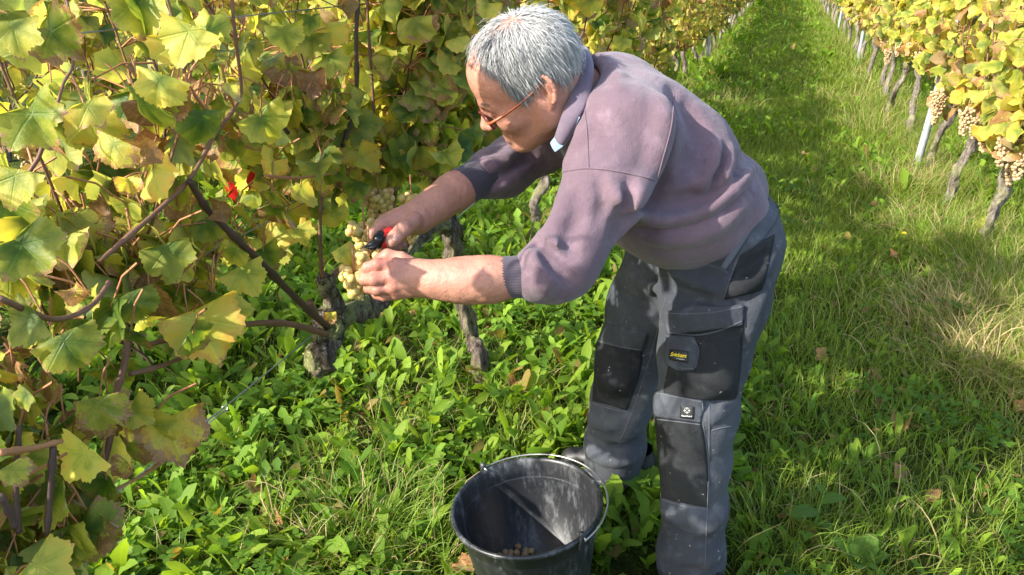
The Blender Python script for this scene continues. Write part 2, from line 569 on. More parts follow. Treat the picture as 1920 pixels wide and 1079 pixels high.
# long tussocks: by the bucket, and along the foot of the vines across the path
for c, n, L0, sp, dry in ((PG(690, 1000), 420, 0.24, 0.11, 0.25), (PG(800, 1060), 220, 0.2, 0.09, 0.2), (PG(560, 1060), 260, 0.2, 0.12, 0.3), (PG(1790, 470), 500, 0.30, 0.16, 0.3), (PG(1890, 560), 420, 0.3, 0.16, 0.35),
                          (PG(1690, 360), 420, 0.30, 0.18, 0.6), (PG(1640, 250), 420, 0.34, 0.25, 0.5), (PG(1330, 205), 420, 0.34, 0.3, 0.6), (PG(1860, 700), 700, 0.22, 0.16, 0.9), (PG(1800, 620), 650, 0.22, 0.18, 0.85), (PG(1880, 600), 500, 0.22, 0.16, 0.85), (PG(1740, 440), 420, 0.22, 0.18, 0.75), (PG(1610, 200), 400, 0.25, 0.3, 0.7),
                          (PG(740, 800), 120, 0.16, 0.1, 0.7), (PG(960, 720), 120, 0.16, 0.12, 0.6), (PG(1840, 1040), 260, 0.2, 0.2, 0.2), (PG(1560, 1020), 200, 0.18, 0.2, 0.1), (PG(1430, 1000), 260, 0.2, 0.12, 0.1), (PG(1500, 640), 300, 0.16, 0.2, 0.05)):
    p = np.array(c[:2]) + rng.normal(size=(n, 2)) * sp
    p = p[free(p[:, 0], p[:, 1])]; n = len(p)
    yaw = np.arctan2(p[:, 1] - c[1], p[:, 0] - c[0]) + rng.normal(size=n) * 0.8
    L = rng.uniform(0.5, 1.1, n) * L0
    e0 = rng.uniform(0.8, 1.45, n); e1 = e0 - rng.uniform(0.5, 2.2, n)
    g = rng.random(n)
    tint = np.stack([0.09 + 0.10 * g, 0.16 + 0.12 * g, 0.018 + 0.015 * g], -1)
    isd = rng.random(n) < dry
    tint[isd] = np.array([0.45, 0.35, 0.17]) * rng.uniform(0.6, 1.15, (isd.sum(), 1))
    V, F, T, U = blades(p, L, rng.uniform(0.0011, 0.0024, n), yaw, e0, e1, tint, 6, np.array([1.0, 0.95, 0.85, 0.65, 0.4, 0.05]), 0.0, 0.2, rng.normal(size=n) * 0.5)
    mb.add(V, F, T, U)
mb.build('grass', M_GRASS, None, True, kind='stuff', label='short green grass with dry straw tufts along the vine rows', category='grass')
# clover: three round leaflets on a stalk
n = 2600
cen = scatter(60, -2.2, 1.6, 1.0, 5.5)
p = np.repeat(cen, n // 60, 0) + rng.normal(size=(n // 60 * 60, 2)) * 0.10
p = p[free(p[:, 0], p[:, 1])]; n = len(p)
hgt = rng.uniform(0.03, 0.10, n); rad = rng.uniform(0.008, 0.014, n)
a = np.linspace(0, 2 * math.pi, 6, endpoint=False)
mb = MB()
g = rng.random(n)
tint = np.stack([0.062 + 0.06 * g, 0.14 + 0.08 * g, 0.014 + 0.008 * g], -1)
y0 = rng.uniform(0, 6.28, n)
for k in range(3):
    an = y0 + k * 2.094
    tl = rng.normal(size=n) * 0.3 + 0.15
    cx = p[:, 0] + np.cos(an) * rad; cyy = p[:, 1] + np.sin(an) * rad
    u = np.stack([np.cos(an) * np.cos(tl), np.sin(an) * np.cos(tl), np.sin(tl)], -1); v = np.stack([-np.sin(an), np.cos(an), 0 * an], -1)
    c3 = np.stack([cx, cyy, gz(cx, cyy) + hgt], -1)
    V = c3[:, None] + rad[:, None, None] * (np.cos(a)[None, :, None] * u[:, None] + 0.85 * np.sin(a)[None, :, None] * v[:, None])
    b = np.arange(n)[:, None] * 6
    F = np.concatenate([b + np.array([[0, 1, 2, 3]]), b + np.array([[0, 3, 4, 5]])])
    mb.add(V.reshape(-1, 3), F, np.repeat(tint, 6, 0), np.tile(np.stack([np.sin(a), np.cos(a)], -1), (n, 1)))
mb.build('clover', M_HERB, None, True, kind='stuff', label='small round-leaved clover growing among the weeds', category='clover')

# dry leaf crumbs and stalks in the sward
n = 900
p = np.concatenate([scatter(520, -2.0, 1.9, 1.0, 5.0), np.stack([rng.normal(1.05, 0.3, 380), rng.uniform(2.0, 12, 380)], -1)])
p = p[free(p[:, 0], p[:, 1])]; n = len(p)
mb = MB()
for x, y in p:
    s_ = rng.uniform(0.006, 0.022); a = rng.uniform(0, 6.28)
    u = np.array([math.cos(a), math.sin(a), rng.normal() * 0.4]) * s_; v = np.array([-math.sin(a), math.cos(a), rng.normal() * 0.4]) * s_ * rng.uniform(0.4, 0.9)
    c = np.array([x, y, gz(x, y) + rng.uniform(0.008, 0.05)])
    k = np.array([0, 0, s_ * rng.uniform(-0.5, 0.7)])
    V = np.array([c - u - v * 0.6, c - v + k, c + u - v * 0.5, c + u * 0.8 + v * 0.6, c + v + k, c - u * 0.9 + v * 0.7])
    mb.add(V, np.array([[0, 1, 4, 5], [1, 2, 3, 4]]), np.array([0.30, 0.155, 0.07]) * rng.uniform(0.35, 1.3) * np.array([1, rng.uniform(0.8, 1.3), 1]), np.zeros((6, 2)) + 1)
mb.build('leaf_litter', M_HERB, None, True, kind='stuff', label='small brown crumbs of dry leaves scattered through the grass', category='leaf litter')
# ================================================================ vines
def leaf_mat(name, joined):
    m = NT(name)
    if joined:
        at = m.n('Attribute', attribute_name='tint')
        col, rnd = at.outputs['Color'], at.outputs['Alpha']
    else:
        at = m.n('ObjectInfo')
        col, rnd = at.outputs['Color'], at.outputs['Random']
    sp = m.n('SeparateXYZ'); m.put(sp.inputs[0], col)
    age, brn, val = sp.outputs
    uv = m.n('TexCoord').outputs['UV']
    su = m.n('SeparateXYZ'); m.put(su.inputs[0], uv)
    u, v = su.outputs[0], su.outputs[1]
    r = m.math('SQRT', m.math('ADD', m.math('MULTIPLY', u, u), m.math('MULTIPLY', v, v)))
    th = m.math('ABSOLUTE', m.math('ARCTAN2', u, v))
    d = m.math('ABSOLUTE', m.math('SUBTRACT', th, 0.0))
    for c in (0.95, 2.05):
        d = m.math('MINIMUM', d, m.math('ABSOLUTE', m.math('SUBTRACT', th, c)))
    d = m.math('ADD', d, m.math('MULTIPLY', m.math('SUBTRACT', m.noise(3.0, 2, vec=uv), 0.5), 0.10))
    d = m.math('ABSOLUTE', d)
    pp = m.math('MULTIPLY', r, m.math('SINE', d)); aa = m.math('MULTIPLY', r, m.math('COSINE', d))
    vein = m.range(pp, 0.008, 0.035, 1.0, 0.0)
    wide = m.range(pp, 0.0, 0.22, 1.0, 0.0)
    fr = m.math('FRACT', m.math('MULTIPLY', m.math('SUBTRACT', aa, m.math('MULTIPLY', pp, 0.75)), 7.0))
    sec = m.range(m.math('ABSOLUTE', m.math('SUBTRACT', fr, 0.5)), 0.0, 0.10, 1.0, 0.0)
    veins = m.math('MAXIMUM', vein, m.math('MULTIPLY', sec, 0.3))
    off = m.n('VectorMath', operation='ADD'); m.put(off.inputs[0], uv)
    cmb = m.n('CombineXYZ'); m.put(cmb.inputs[0], m.math('MULTIPLY', rnd, 37.0)); m.put(cmb.inputs[2], m.math('MULTIPLY', rnd, 11.0))
    m.put(off.inputs[1], cmb.outputs[0])
    n1 = m.noise(1.6, 4, 0.6, vec=off.outputs[0]); n2 = m.noise(6.5, 5, 0.65, vec=off.outputs[0]); n3 = m.noise(22, 3, vec=off.outputs[0])
    ag = m.math('ADD', age, m.math('MULTIPLY', m.math('SUBTRACT', r, 0.55), 0.32))
    ag = m.math('ADD', ag, m.math('MULTIPLY', m.math('SUBTRACT', n1, 0.5), 0.7))
    ag = m.math('SUBTRACT', ag, m.math('MULTIPLY', wide, 0.14))
    ag = m.math('ADD', ag, m.math('MULTIPLY', m.math('SUBTRACT', n3, 0.5), 0.16), clamp=True)
    c = m.ramp(ag, [(0.0, (0.040, 0.088, 0.014)), (0.25, (0.10, 0.16, 0.022)), (0.45, (0.23, 0.265, 0.036)), (0.70, (0.44, 0.42, 0.07)), (0.92, (0.56, 0.42, 0.075)), (1.0, (0.50, 0.30, 0.06))])
    bm = m.math('ADD', m.math('MULTIPLY', n2, 0.62), m.math('ADD', m.math('MULTIPLY', m.math('POWER', r, 2.5), 0.34), m.math('MULTIPLY', n1, 0.34)))
    bk = m.range(m.math('ADD', bm, m.math('MULTIPLY', brn, 0.75)), 0.93, 1.02)
    bc = m.ramp(m.math('ADD', m.math('MULTIPLY', n2, 0.7), m.math('MULTIPLY', n3, 0.3)), [(0.3, (0.10, 0.04, 0.018)), (0.52, (0.27, 0.13, 0.055)), (0.75, (0.46, 0.31, 0.17))])
    c = m.mix(m.math('MULTIPLY', veins, 0.45), c, m.mix(1.0, c, (1.35, 1.3, 1.5), 'MULTIPLY'))
    c = m.mix(m.math('MULTIPLY', bk, 0.93), c, bc)
    geo = m.n('NewGeometry')
    under = m.mix(1.0, m.mix(0.25, c, (0.35, 0.38, 0.2)), (1.08, 1.08, 1.15), 'MULTIPLY')
    c = m.mix(geo.outputs['Backfacing'], c, under)
    hs = m.n('HueSaturation'); m.put(hs.inputs['Value'], val); m.put(hs.inputs['Color'], c)
    c = hs.outputs[0]
    m.set(col=c, rough=0.48, spec=0.32)
    h = m.math('ADD', m.math('MULTIPLY', veins, -0.7), m.math('MULTIPLY', n2, 0.8))
    m.bump(h, 0.35, 0.004)
    tr = m.mix(1.0, c, (1.75, 1.6, 0.75), 'MULTIPLY')
    m.translucent(tr, m.math('SUBTRACT', 0.48, m.math('MULTIPLY', bk, 0.28)))
    return m.m
M_LEAF = leaf_mat('vine_leaf', False)
M_LEAFJ = leaf_mat('vine_leaf_mass', True)

def bark_mat(name='vine_bark', moss=0.5, base=((0.055, 0.042, 0.032), (0.20, 0.165, 0.13), (0.38, 0.335, 0.28))):
    m = NT(name)
    p = m.pos()
    st = m.scale(p, (1, 1, 0.22))
    n1 = m.noise(60, 6, 0.7, vec=st, dist=0.6); n2 = m.noise(9, 3, vec=p); n3 = m.noise(220, 3, vec=p)
    c = m.ramp(n1, [(0.32, base[0]), (0.5, base[1]), (0.7, base[2])])
    ms = m.math('MULTIPLY', m.range(m.math('ADD', n2, m.math('MULTIPLY', n3, 0.25)), 0.62, 0.75), moss)
    c = m.mix(ms, c, (0.33, 0.34, 0.13))
    m.set(col=c, rough=0.95, spec=0.15)
    m.bump(m.math('ADD', m.math('MULTIPLY', n1, 1.4), m.math('MULTIPLY', n3, 0.3)), 1.0, 0.02)
    return m.m
M_BARK = bark_mat()
M_BARKD = bark_mat('dark_vine_bark', 0.35, ((0.03, 0.022, 0.018), (0.12, 0.09, 0.07), (0.30, 0.25, 0.20)))
M_BARKM = bark_mat('mossy_vine_bark', 0.9, ((0.03, 0.022, 0.016), (0.14, 0.11, 0.08), (0.36, 0.32, 0.24)))
def cane_mat(name, a, b):
    m = NT(name)
    n = m.noise(30, 4, vec=m.pos()); n2 = m.noise(240, 2, vec=m.pos())
    m.set(col=m.mix(m.math('MULTIPLY', n2, 0.4), m.mix(n, a, b), tuple(x * 0.4 for x in a)), rough=0.6, spec=0.3)
    m.bump(n2, 0.4, 0.002)
    return m.m
M_CANE = cane_mat('ripe_cane', (0.12, 0.05, 0.030), (0.27, 0.15, 0.085))
M_CANED = cane_mat('old_dark_cane', (0.045, 0.026, 0.020), (0.13, 0.075, 0.055))
M_PET = cane_mat('petiole', (0.42, 0.13, 0.075), (0.45, 0.27, 0.10))

# ---- leaf shapes
_th = np.array([0, 0.25, 0.5, 0.95, 1.42, 1.75, 2.1, 2.55, 2.85, math.pi])
_rr = np.array([1.0, 0.90, 0.80, 0.93, 0.78, 0.82, 0.84, 0.74, 0.52, 0.10])
def leaf_shape(n, rings, kind, seed, teeth=True):
    g = np.random.default_rng(seed)
    th = np.linspace(-math.pi, math.pi, n, endpoint=False) + 1e-4
    ra = np.interp(np.abs(th), _th + g.normal(size=10) * 0.02, _rr * (1 + g.normal(size=10) * 0.05))
    if teeth:
        ra = ra * (1 + 0.032 * np.where(np.arange(n) % 2 == 0, 1, -1) + 0.022 * g.normal(size=n) + 0.03 * np.sin(th * 7 + g.uniform(0, 6)))
    asym = 1 + 0.08 * g.normal()
    fr = np.linspace(0, 1, rings + 1)[1:]
    x = np.concatenate([[0], (fr[:, None] * ra * np.sin(th)).ravel()])
    y = np.concatenate([[0], (fr[:, None] * ra * np.cos(th)).ravel()])
    uv = np.stack([x, y], -1)
    x = np.where(x > 0, x * asym, x)
    r = np.hypot(x, y); an = np.arctan2(x, y)
    amp = {'flat': 1.3, 'cup': 2.0, 'fold': 2.3, 'curl': 3.2}[kind]
    ph = g.uniform(0, 6.28, 4)
    z = amp * (0.07 * np.sin(2 * an + ph[0]) * r ** 2 + 0.05 * np.sin(5 * an + ph[1]) * r ** 2 + 0.035 * np.sin(9 * an + ph[2]) * r ** 3)
    z += {'flat': 0.02, 'cup': -0.20, 'fold': 0.05, 'curl': 0.30}[kind] * r ** 2 * g.uniform(0.6, 1.4)
    z += np.abs(x) * {'flat': 0.06, 'cup': 0.05, 'fold': 0.55, 'curl': 0.25}[kind] * g.uniform(0.6, 1.3)
    # droop of the tip
    b = {'flat': 0.25, 'cup': 0.6, 'fold': 0.5, 'curl': 1.3}[kind] * g.uniform(0.3, 1.4)
    a = b * np.clip(y, -0.2, 2)
    yy = np.where(np.abs(a) > 1e-3, np.sin(a) / (b + 1e-9), y); zz = z * np.cos(a) - np.where(np.abs(a) > 1e-3, (1 - np.cos(a)) / (b + 1e-9), 0)
    yy = yy + z * np.sin(a) * 0.6
    if kind == 'curl':       # dry margin rolled in
        k = g.uniform(0.6, 1.2)
        xs = np.sin(x * k * 1.6) / (k * 1.6); zz = zz + (1 - np.cos(x * k * 1.6)) / (k * 1.6); x = xs
    V = np.stack([x, yy, zz], -1)
    j = np.arange(n); j2 = (j + 1) % n
    F3 = np.stack([np.zeros(n, int), 1 + j2, 1 + j], -1)
    F4 = [np.stack([1 + k * n + j, 1 + k * n + j2, 1 + (k + 1) * n + j2, 1 + (k + 1) * n + j], -1) for k in range(rings - 1)]
    return V, F3, (np.concatenate(F4) if F4 else np.zeros((0, 4), int)), uv
KINDS = ['flat', 'cup', 'fold', 'cup', 'flat', 'fold', 'cup', 'flat', 'curl', 'curl', 'fold', 'cup', 'curl', 'fold', 'cup', 'fold']
LEAF_HI = []
for i, k in enumerate(KINDS):
    V, F3, F4, uv = leaf_shape(64, 5, k, 100 + i)
    LEAF_HI.append(mesh_np('leaf', V, [F3, F4], M_LEAF, True, uv))
LEAF_MID = []
for i, k in enumerate(KINDS):
    V, F3, F4, uv = leaf_shape(22, 2, k, 200 + i)
    LEAF_MID.append(mesh_np('leaf', V, [F3, F4], M_LEAF, True, uv))
LEAF_MD = [leaf_shape(30, 3, k, 400 + i) for i, k in enumerate(KINDS)]
LEAF_LO = [leaf_shape(13, 1, k, 300 + i, False) for i, k in enumerate(KINDS)]

def frame(tip, nor):
    t = np.asarray(tip, float); t = t / np.linalg.norm(t)
    n = np.asarray(nor, float); n = n - t * (n @ t); n = n / (np.linalg.norm(n) + 1e-9)
    x = np.cross(t, n)
    return np.stack([x, t, n], 1)
def leaf_obj(parent, pos, tip, nor, size, tint, meshes, kind=None, origin=None):
    i = rng.integers(len(meshes)) if kind is None else kind
    o = bpy.data.objects.new('leaf', meshes[i])
    Fm = frame(tip, nor) * size
    M = Matrix.Identity(4)
    for a in range(3):
        for b in range(3): M[a][b] = Fm[a, b]
    for a in range(3): M[a][3] = pos[a] - (origin[a] if origin is not None else 0)
    o.matrix_local = M
    o.color = (*tint, 1)
    o.parent = parent
    COL.objects.link(o)
    return o
def project(p):
    v = np.asarray(p) - C_O
    d = v @ C_F
    return 960 + FPX * (v @ C_R) / d, 540 - FPX * (v @ C_U) / d, d

def leaf_tint(mean_age, brown=0.10):
    a = np.clip(rng.normal(mean_age, 0.17), 0.05, 0.95)
    b = rng.random() ** 2.2 * 0.55 * (0.5 + a) + brown * rng.random()
    if rng.random() < 0.06: a, b = 0.9, 0.75
    return (a, b, rng.uniform(0.85, 1.2))

SUNUP = -np.array(ld)
def grow(y0, x0, nshoot, zlo, ztop, width, spread, per, size, mean_age, facing=1.0):
    """upright shoots of one vine and the leaves on them, as (shoots, leaves); all in world coordinates"""
    shoots, leaves = [], []
    for s in range(nshoot):
        b = np.array([x0 + rng.normal() * 0.05, y0 + rng.uniform(-spread, spread), zlo + rng.uniform(-0.08, 0.08)])
        top = b + np.array([rng.normal() * width, rng.normal() * 0.22, rng.uniform(0.75, 1.08) * (ztop - zlo)])
        mid = (b + top) / 2 + rng.normal(size=3) * np.array([0.09, 0.08, 0.04])
        droop = [top + np.array([rng.normal() * 0.12, rng.normal() * 0.12, rng.uniform(-0.18, 0.12)])] if rng.random() < 0.5 else []
        pts = catmull([b, mid, top] + droop, 22)
        pts[1:-1] += rng.normal(size=(20, 3)) * 0.006
        shoots.append(pts)
        for k in range(per):
            t = rng.uniform(0.02, 1.0)
            q = pts[int(t * 21)]
            side = 1 if rng.random() < 0.5 + 0.2 * facing else -1
            az = rng.normal() * 0.9
            o = np.array([side * math.cos(az), math.sin(az) * 1.0 - 0.1, 0])
            pl = rng.uniform(0.04, 0.13)
            att = q + o * pl + np.array([0, 0, rng.uniform(-0.03, 0.05)])
            nor = o * rng.uniform(0.35, 1.1) + np.array([0, 0, rng.uniform(0.1, 0.9)]) + rng.normal(size=3) * 0.3
            tip = o * rng.uniform(0.1, 0.7) + np.array([0, 0, -rng.uniform(0.35, 1.0)]) + rng.normal(size=3) * 0.3
            nor = nor + SUNUP * rng.uniform(0.0, 0.9)
            leaves.append((att, tip, nor, size * rng.uniform(0.6, 1.2), leaf_tint(mean_age), q))
    return shoots, leaves

def petioles(leaves, org, r=0.0016):
    mb = MB()
    for att, tip, nor, sz, tint, q in leaves:
        m = (att + q) / 2 + np.array([0, 0, 0.012])
        V, F = tube(np.array([q, m, att]) - org, [r * 1.2, r, r * 0.8], 4, False)
        mb.add(V, F)
    return mb
def joined_leaves(leaves, org, src=None):
    mb = MB()
    for att, tip, nor, sz, tint, q in leaves:
        V, F3, F4, uv = (src or LEAF_LO)[rng.integers(len(LEAF_LO))]
        mb.add(V @ (frame(tip, nor) * sz).T + att - org, [F3, F4], np.array([*tint, rng.random()]), uv)
    return mb

def trunk_mesh(pts, rad, seg=16, rings=40, rough=0.22, seed=0):
    c = catmull(pts, rings)
    rr = np.interp(np.linspace(0, 1, rings), np.linspace(0, 1, len(rad)), rad)
    c = c + 0.25 * rr[:, None] * np.stack([vnoise(np.stack([np.arange(rings) * 0.35, np.full(rings, seed + k * 7.3), np.zeros(rings)], -1)) for k in range(3)], -1)
    def wob(i, a):
        q = np.stack(np.broadcast_arrays(np.cos(a + 0.05 * i) * 2.4 + seed, np.sin(a + 0.05 * i) * 2.4, i * 0.10), -1)
        q2 = np.stack(np.broadcast_arrays(np.cos(a) * 5, np.sin(a) * 5 + seed, i * 0.45), -1)
        return 1 + rough * vnoise(q) * 1.3 + rough * 0.7 * vnoise(q2)
    return tube(c, rr, seg, True, wob)

# ---- grapes
def berry_mesh(sub, name='grape'):
    import bmesh
    bm = bmesh.new()
    bmesh.ops.create_icosphere(bm, subdivisions=sub, radius=1.0)
    me = bpy.data.meshes.new(name)
    bm.to_mesh(me); bm.free()
    me.polygons.foreach_set('use_smooth', np.ones(len(me.polygons), bool))
    return me
def grape_mat(name, a, b, c_):
    m = NT(name)
    p = m.pos()
    oi = m.n('ObjectInfo')
    n = m.noise(90, 3, vec=p); n2 = m.noise(30, 2, vec=p)
    c = m.mix(oi.outputs['Random'], a, b)
    c = m.mix(m.range(m.math('ADD', m.math('MULTIPLY', n, 0.5), m.math('MULTIPLY', n2, 0.5)), 0.48, 0.68), c, c_)
    m.set(col=c, rough=0.38, sss=0.35, spec=0.4)
    m.b.inputs['Subsurface Radius'].default_value = (0.008, 0.005, 0.002)
    return m.m
M_GRAPE = grape_mat('ripe_yellow_grape', (0.58, 0.44, 0.13), (0.66, 0.47, 0.17), (0.52, 0.29, 0.13))
M_GRAPEP = grape_mat('ripe_pinkish_grape', (0.50, 0.38, 0.18), (0.46, 0.31, 0.18), (0.38, 0.21, 0.14))
BERRY = berry_mesh(2); BERRY.materials.append(M_GRAPE)
BERRYP = berry_mesh(2); BERRYP.materials.append(M_GRAPEP)
def bunch_pts(L, Rm, br, n):
    out = []
    tries = 0
    while len(out) < n and tries < 6000:
        tries += 1
        t = rng.random() ** 0.8
        rad = Rm * (1 - 0.72 * t) * math.sqrt(rng.random()) 
        rad = max(rad, Rm * (1 - 0.72 * t) * 0.45)
        a = rng.uniform(0, 6.28)
        q = np.array([rad * math.cos(a), rad * math.sin(a), -L * t])
        if all(np.linalg.norm(q - w) > br * 1.32 for w in out): out.append(q)
    return out
def grape_bunch(vine, org, top, L, Rm, br, n, berry, label=None, tilt=(0, 0, 0)):
    top = np.asarray(top)
    tl = np.asarray(tilt, float)
    pts = bunch_pts(L, Rm, br, n)
    V, F = tube(np.array([top + (0, 0, 0.05), top + tl * 0.3, top + np.array([0, 0, -L * 0.5]) + tl, top + np.array([0, 0, -L * 0.92]) + tl * 2]) - org, [0.0022, 0.002, 0.0016, 0.001], 5)
    b = obj('grape_bunch', V, F, M_PET, vine)
    if label: b['label'] = label
    for q in pts:
        o = bpy.data.objects.new('grape', berry)
        s = br * rng.uniform(0.88, 1.1)
        p = top + q + tl * (-q[2] / L) * 1.6 - org
        o.matrix_local = Matrix.Translation(Vector(p)) @ Matrix.Diagonal((s, s, s * rng.uniform(1.0, 1.12), 1))
        o.parent = b
        COL.objects.link(o)
    return b
def joined_bunch(mb, top, L, Rm, br, n):
    me = BERRY_LO
    for q in bunch_pts(L, Rm, br, n):
        mb.add(me[0] * br + top + q, me[1])
import bmesh
_b = bmesh.new(); bmesh.ops.create_icosphere(_b, subdivisions=1, radius=1.0)
_b.verts.index_update()
BERRY_LO = (np.array([v.co for v in _b.verts]), np.array([[v.index for v in f.verts] for f in _b.faces])); _b.free()

def cane(vine, org, pts, r0, r1, mat=M_CANE, n=26, name='cane', knobby=True):
    c = catmull(pts, n)
    rr = np.interp(np.linspace(0, 1, n), [0, 1], [r0, r1])
    if knobby: rr = rr * (1 + 0.35 * (np.arange(n) % 6 == 3))
    V, F = tube(c - org, rr, 8)
    return obj(name, V, F, mat, vine)

# ---------------- the vine being picked, and the foliage hanging into the picture beside the camera
RX = -0.95
base = PG(905, 712)
vA = empty('grapevine', base, label='gnarled vine with arched mossy arm behind the hands of the man', category='grapevine')
o_ = np.array(vA.location)
t1 = PV(845, 430, -1.0)
V, F = trunk_mesh(np.array([base + (0, 0, -0.05), base + (-0.02, 0.0, 0.12), PG(885, 640, 0.12) * 0.5 + PV(880, 620, -0.98) * 0.5, PV(862, 520, -1.0), t1, PV(822, 408, -1.0)]) - o_, [0.030, 0.027, 0.023, 0.026, 0.032, 0.026], 22, 90, 0.42, 3)
obj('trunk', V, F, M_BARKD, vA)
V, F = trunk_mesh(np.array([PV(838, 420, -1.0), PV(800, 425, -0.985), PV(765, 462, -0.97), PV(722, 540, -0.96), PV(690, 575, -0.955), PV(645, 590, -0.95), PV(622, 606, -0.95)]) - o_, [0.028, 0.028, 0.027, 0.023, 0.025, 0.027, 0.028], 22, 90, 0.45, 8)
obj('arm', V, F, M_BARKM, vA)
V, F = trunk_mesh(np.array([PV(640, 585, -0.95), PV(618, 610, -0.95), PV(612, 640, -0.95), PV(600, 668, -0.95), PV(598, 692, -0.95)]) - o_, [0.024, 0.033, 0.027, 0.031, 0.024], 26, 60, 0.55, 5)
obj('stump', V, F, M_BARKM, vA)
V, F = trunk_mesh(np.array([PV(632, 590, -0.95), PV(622, 560, -0.95), PV(612, 535, -0.95), PV(610, 522, -0.95)]) - o_, [0.022, 0.020, 0.017, 0.020], 14, 26, 0.4, 15)
obj('spur', V, F, M_BARKM, vA)
cane(vA, o_, [PV(610, 525, RX), PV(603, 505, RX), PV(600, 430, RX), PV(603, 370, RX)], 0.0055, 0.0035)
cane(vA, o_, [PV(615, 528, RX), PV(630, 512, RX), PV(634, 505, RX)], 0.0075, 0.0065, n=8, name='cut_spur')
cane(vA, o_, [PV(612, 612, RX + 0.02), PV(560, 565, RX + 0.05), PV(500, 505, RX + 0.07), PV(440, 445, RX + 0.08), PV(390, 395, RX + 0.08), PV(355, 340, RX + 0.10)], 0.0085, 0.0048, M_CANED)
cane(vA, o_, [PV(592, 592, RX + 0.03), PV(585, 580, RX + 0.03), PV(580, 568, RX + 0.04)], 0.0085, 0.0085, n=7, name='cut_spur')
cane(vA, o_, [PV(612, 628, RX + 0.02), PV(560, 612, RX + 0.05), PV(510, 606, RX + 0.06), PV(440, 612, RX + 0.08), PV(360, 628, RX + 0.10), PV(285, 645, RX + 0.12)], 0.0075, 0.004)
cane(vA, o_, [PV(185, 492, -0.86), PV(300, 392, -0.86), PV(360, 330, -0.86), PV(400, 258, -0.86), PV(438, 205, -0.86), PV(452, 165, -0.86), PV(440, 60, -0.85), PV(432, -40, -0.85)], 0.0036, 0.0028, M_CANE, 40)
cane(vA, o_, [PV(415, 235, -0.86), PV(385, 205, -0.84), PV(360, 170, -0.83), PV(345, 140, -0.83)], 0.0035, 0.0022, M_PET, 12)
cane(vA, o_, [PV(440, 205, -0.86), PV(425, 165, -0.85), PV(415, 120, -0.84)], 0.003, 0.002, M_PET, 10)
cane(vA, o_, [PV(690, 455, RX), PV(694, 380, RX), PV(697, 300, RX), PV(700, 200, RX), PV(690, 40, RX), PV(688, -60, RX)], 0.0055, 0.003, M_CANE, 30)
cane(vA, o_, [PV(640, 300, RX), PV(652, 240, RX), PV(668, 175, RX), PV(668, 60, RX), PV(675, -40, RX)], 0.006, 0.0045, M_CANED, 26)
cane(vA, o_, [PV(735, 400, RX - 0.05), PV(745, 350, RX - 0.05), PV(760, 250, RX - 0.05), PV(790, 60, RX - 0.05), PV(800, -60, RX - 0.05)], 0.005, 0.003, M_CANE, 26)
cane(vA, o_, [PV(735, 410, RX), PV(720, 370, RX), PV(702, 330, RX)], 0.004, 0.003, M_CANED, 12)
cane(vA, o_, [PV(868, 262, RX), PV(855, 235, RX), PV(845, 205, RX), PV(850, 160, RX)], 0.006, 0.004, M_CANED, 12)
cane(vA, o_, [PV(540, 250, RX), PV(520, 225, RX), PV(512, 215, RX)], 0.005, 0.003, M_CANED, 8)
cane(vA, o_, [PV(240, 640, -0.8), PV(232, 690, -0.8), PV(218, 740, -0.8), PV(205, 830, -0.8), PV(170, 950, -0.8), PV(135, 1030, -0.8)], 0.0048, 0.0042, M_CANE, 30)
cane(vA, o_, [PV(245, 702, -0.8), PV(300, 688, -0.82), PV(350, 668, -0.84), PV(388, 654, -0.85)], 0.004, 0.003, M_CANE, 14)
cane(vA, o_, [PV(178, 938, -0.8), PV(230, 912, -0.78), PV(290, 878, -0.77), PV(330, 842, -0.76)], 0.0025, 0.002, M_PET, 14)
cane(vA, o_, [PV(100, 840, -0.72), PV(95, 910, -0.72), PV(88, 1005, -0.72)], 0.0038, 0.003, M_CANED, 12)
cane(vA, o_, [PV(36, 1000, -0.74), PV(30, 920, -0.74), PV(36, 800, -0.74)], 0.0034, 0.0025, M_CANED, 12)
cane(vA, o_, [PV(0, 930, -0.7), PV(20, 965, -0.7), PV(28, 990, -0.7)], 0.0042, 0.0035, M_CANED, 8)
cane(vA, o_, [PV(0, 560, -0.7), PV(100, 600, -0.74), PV(170, 575, -0.76), PV(205, 530, -0.78)], 0.0035, 0.003, M_CANE, 16)
cane(vA, o_, [PV(0, 850, -0.7), PV(60, 842, -0.72), PV(115, 828, -0.73)], 0.004, 0.003, M_PET, 12)
cane(vA, o_, [PV(500, 330, RX + 0.1), PV(545, 335, RX + 0.08), PV(600, 330, RX + 0.05), PV(640, 322, RX + 0.05)], 0.003, 0.002, M_PET, 12)

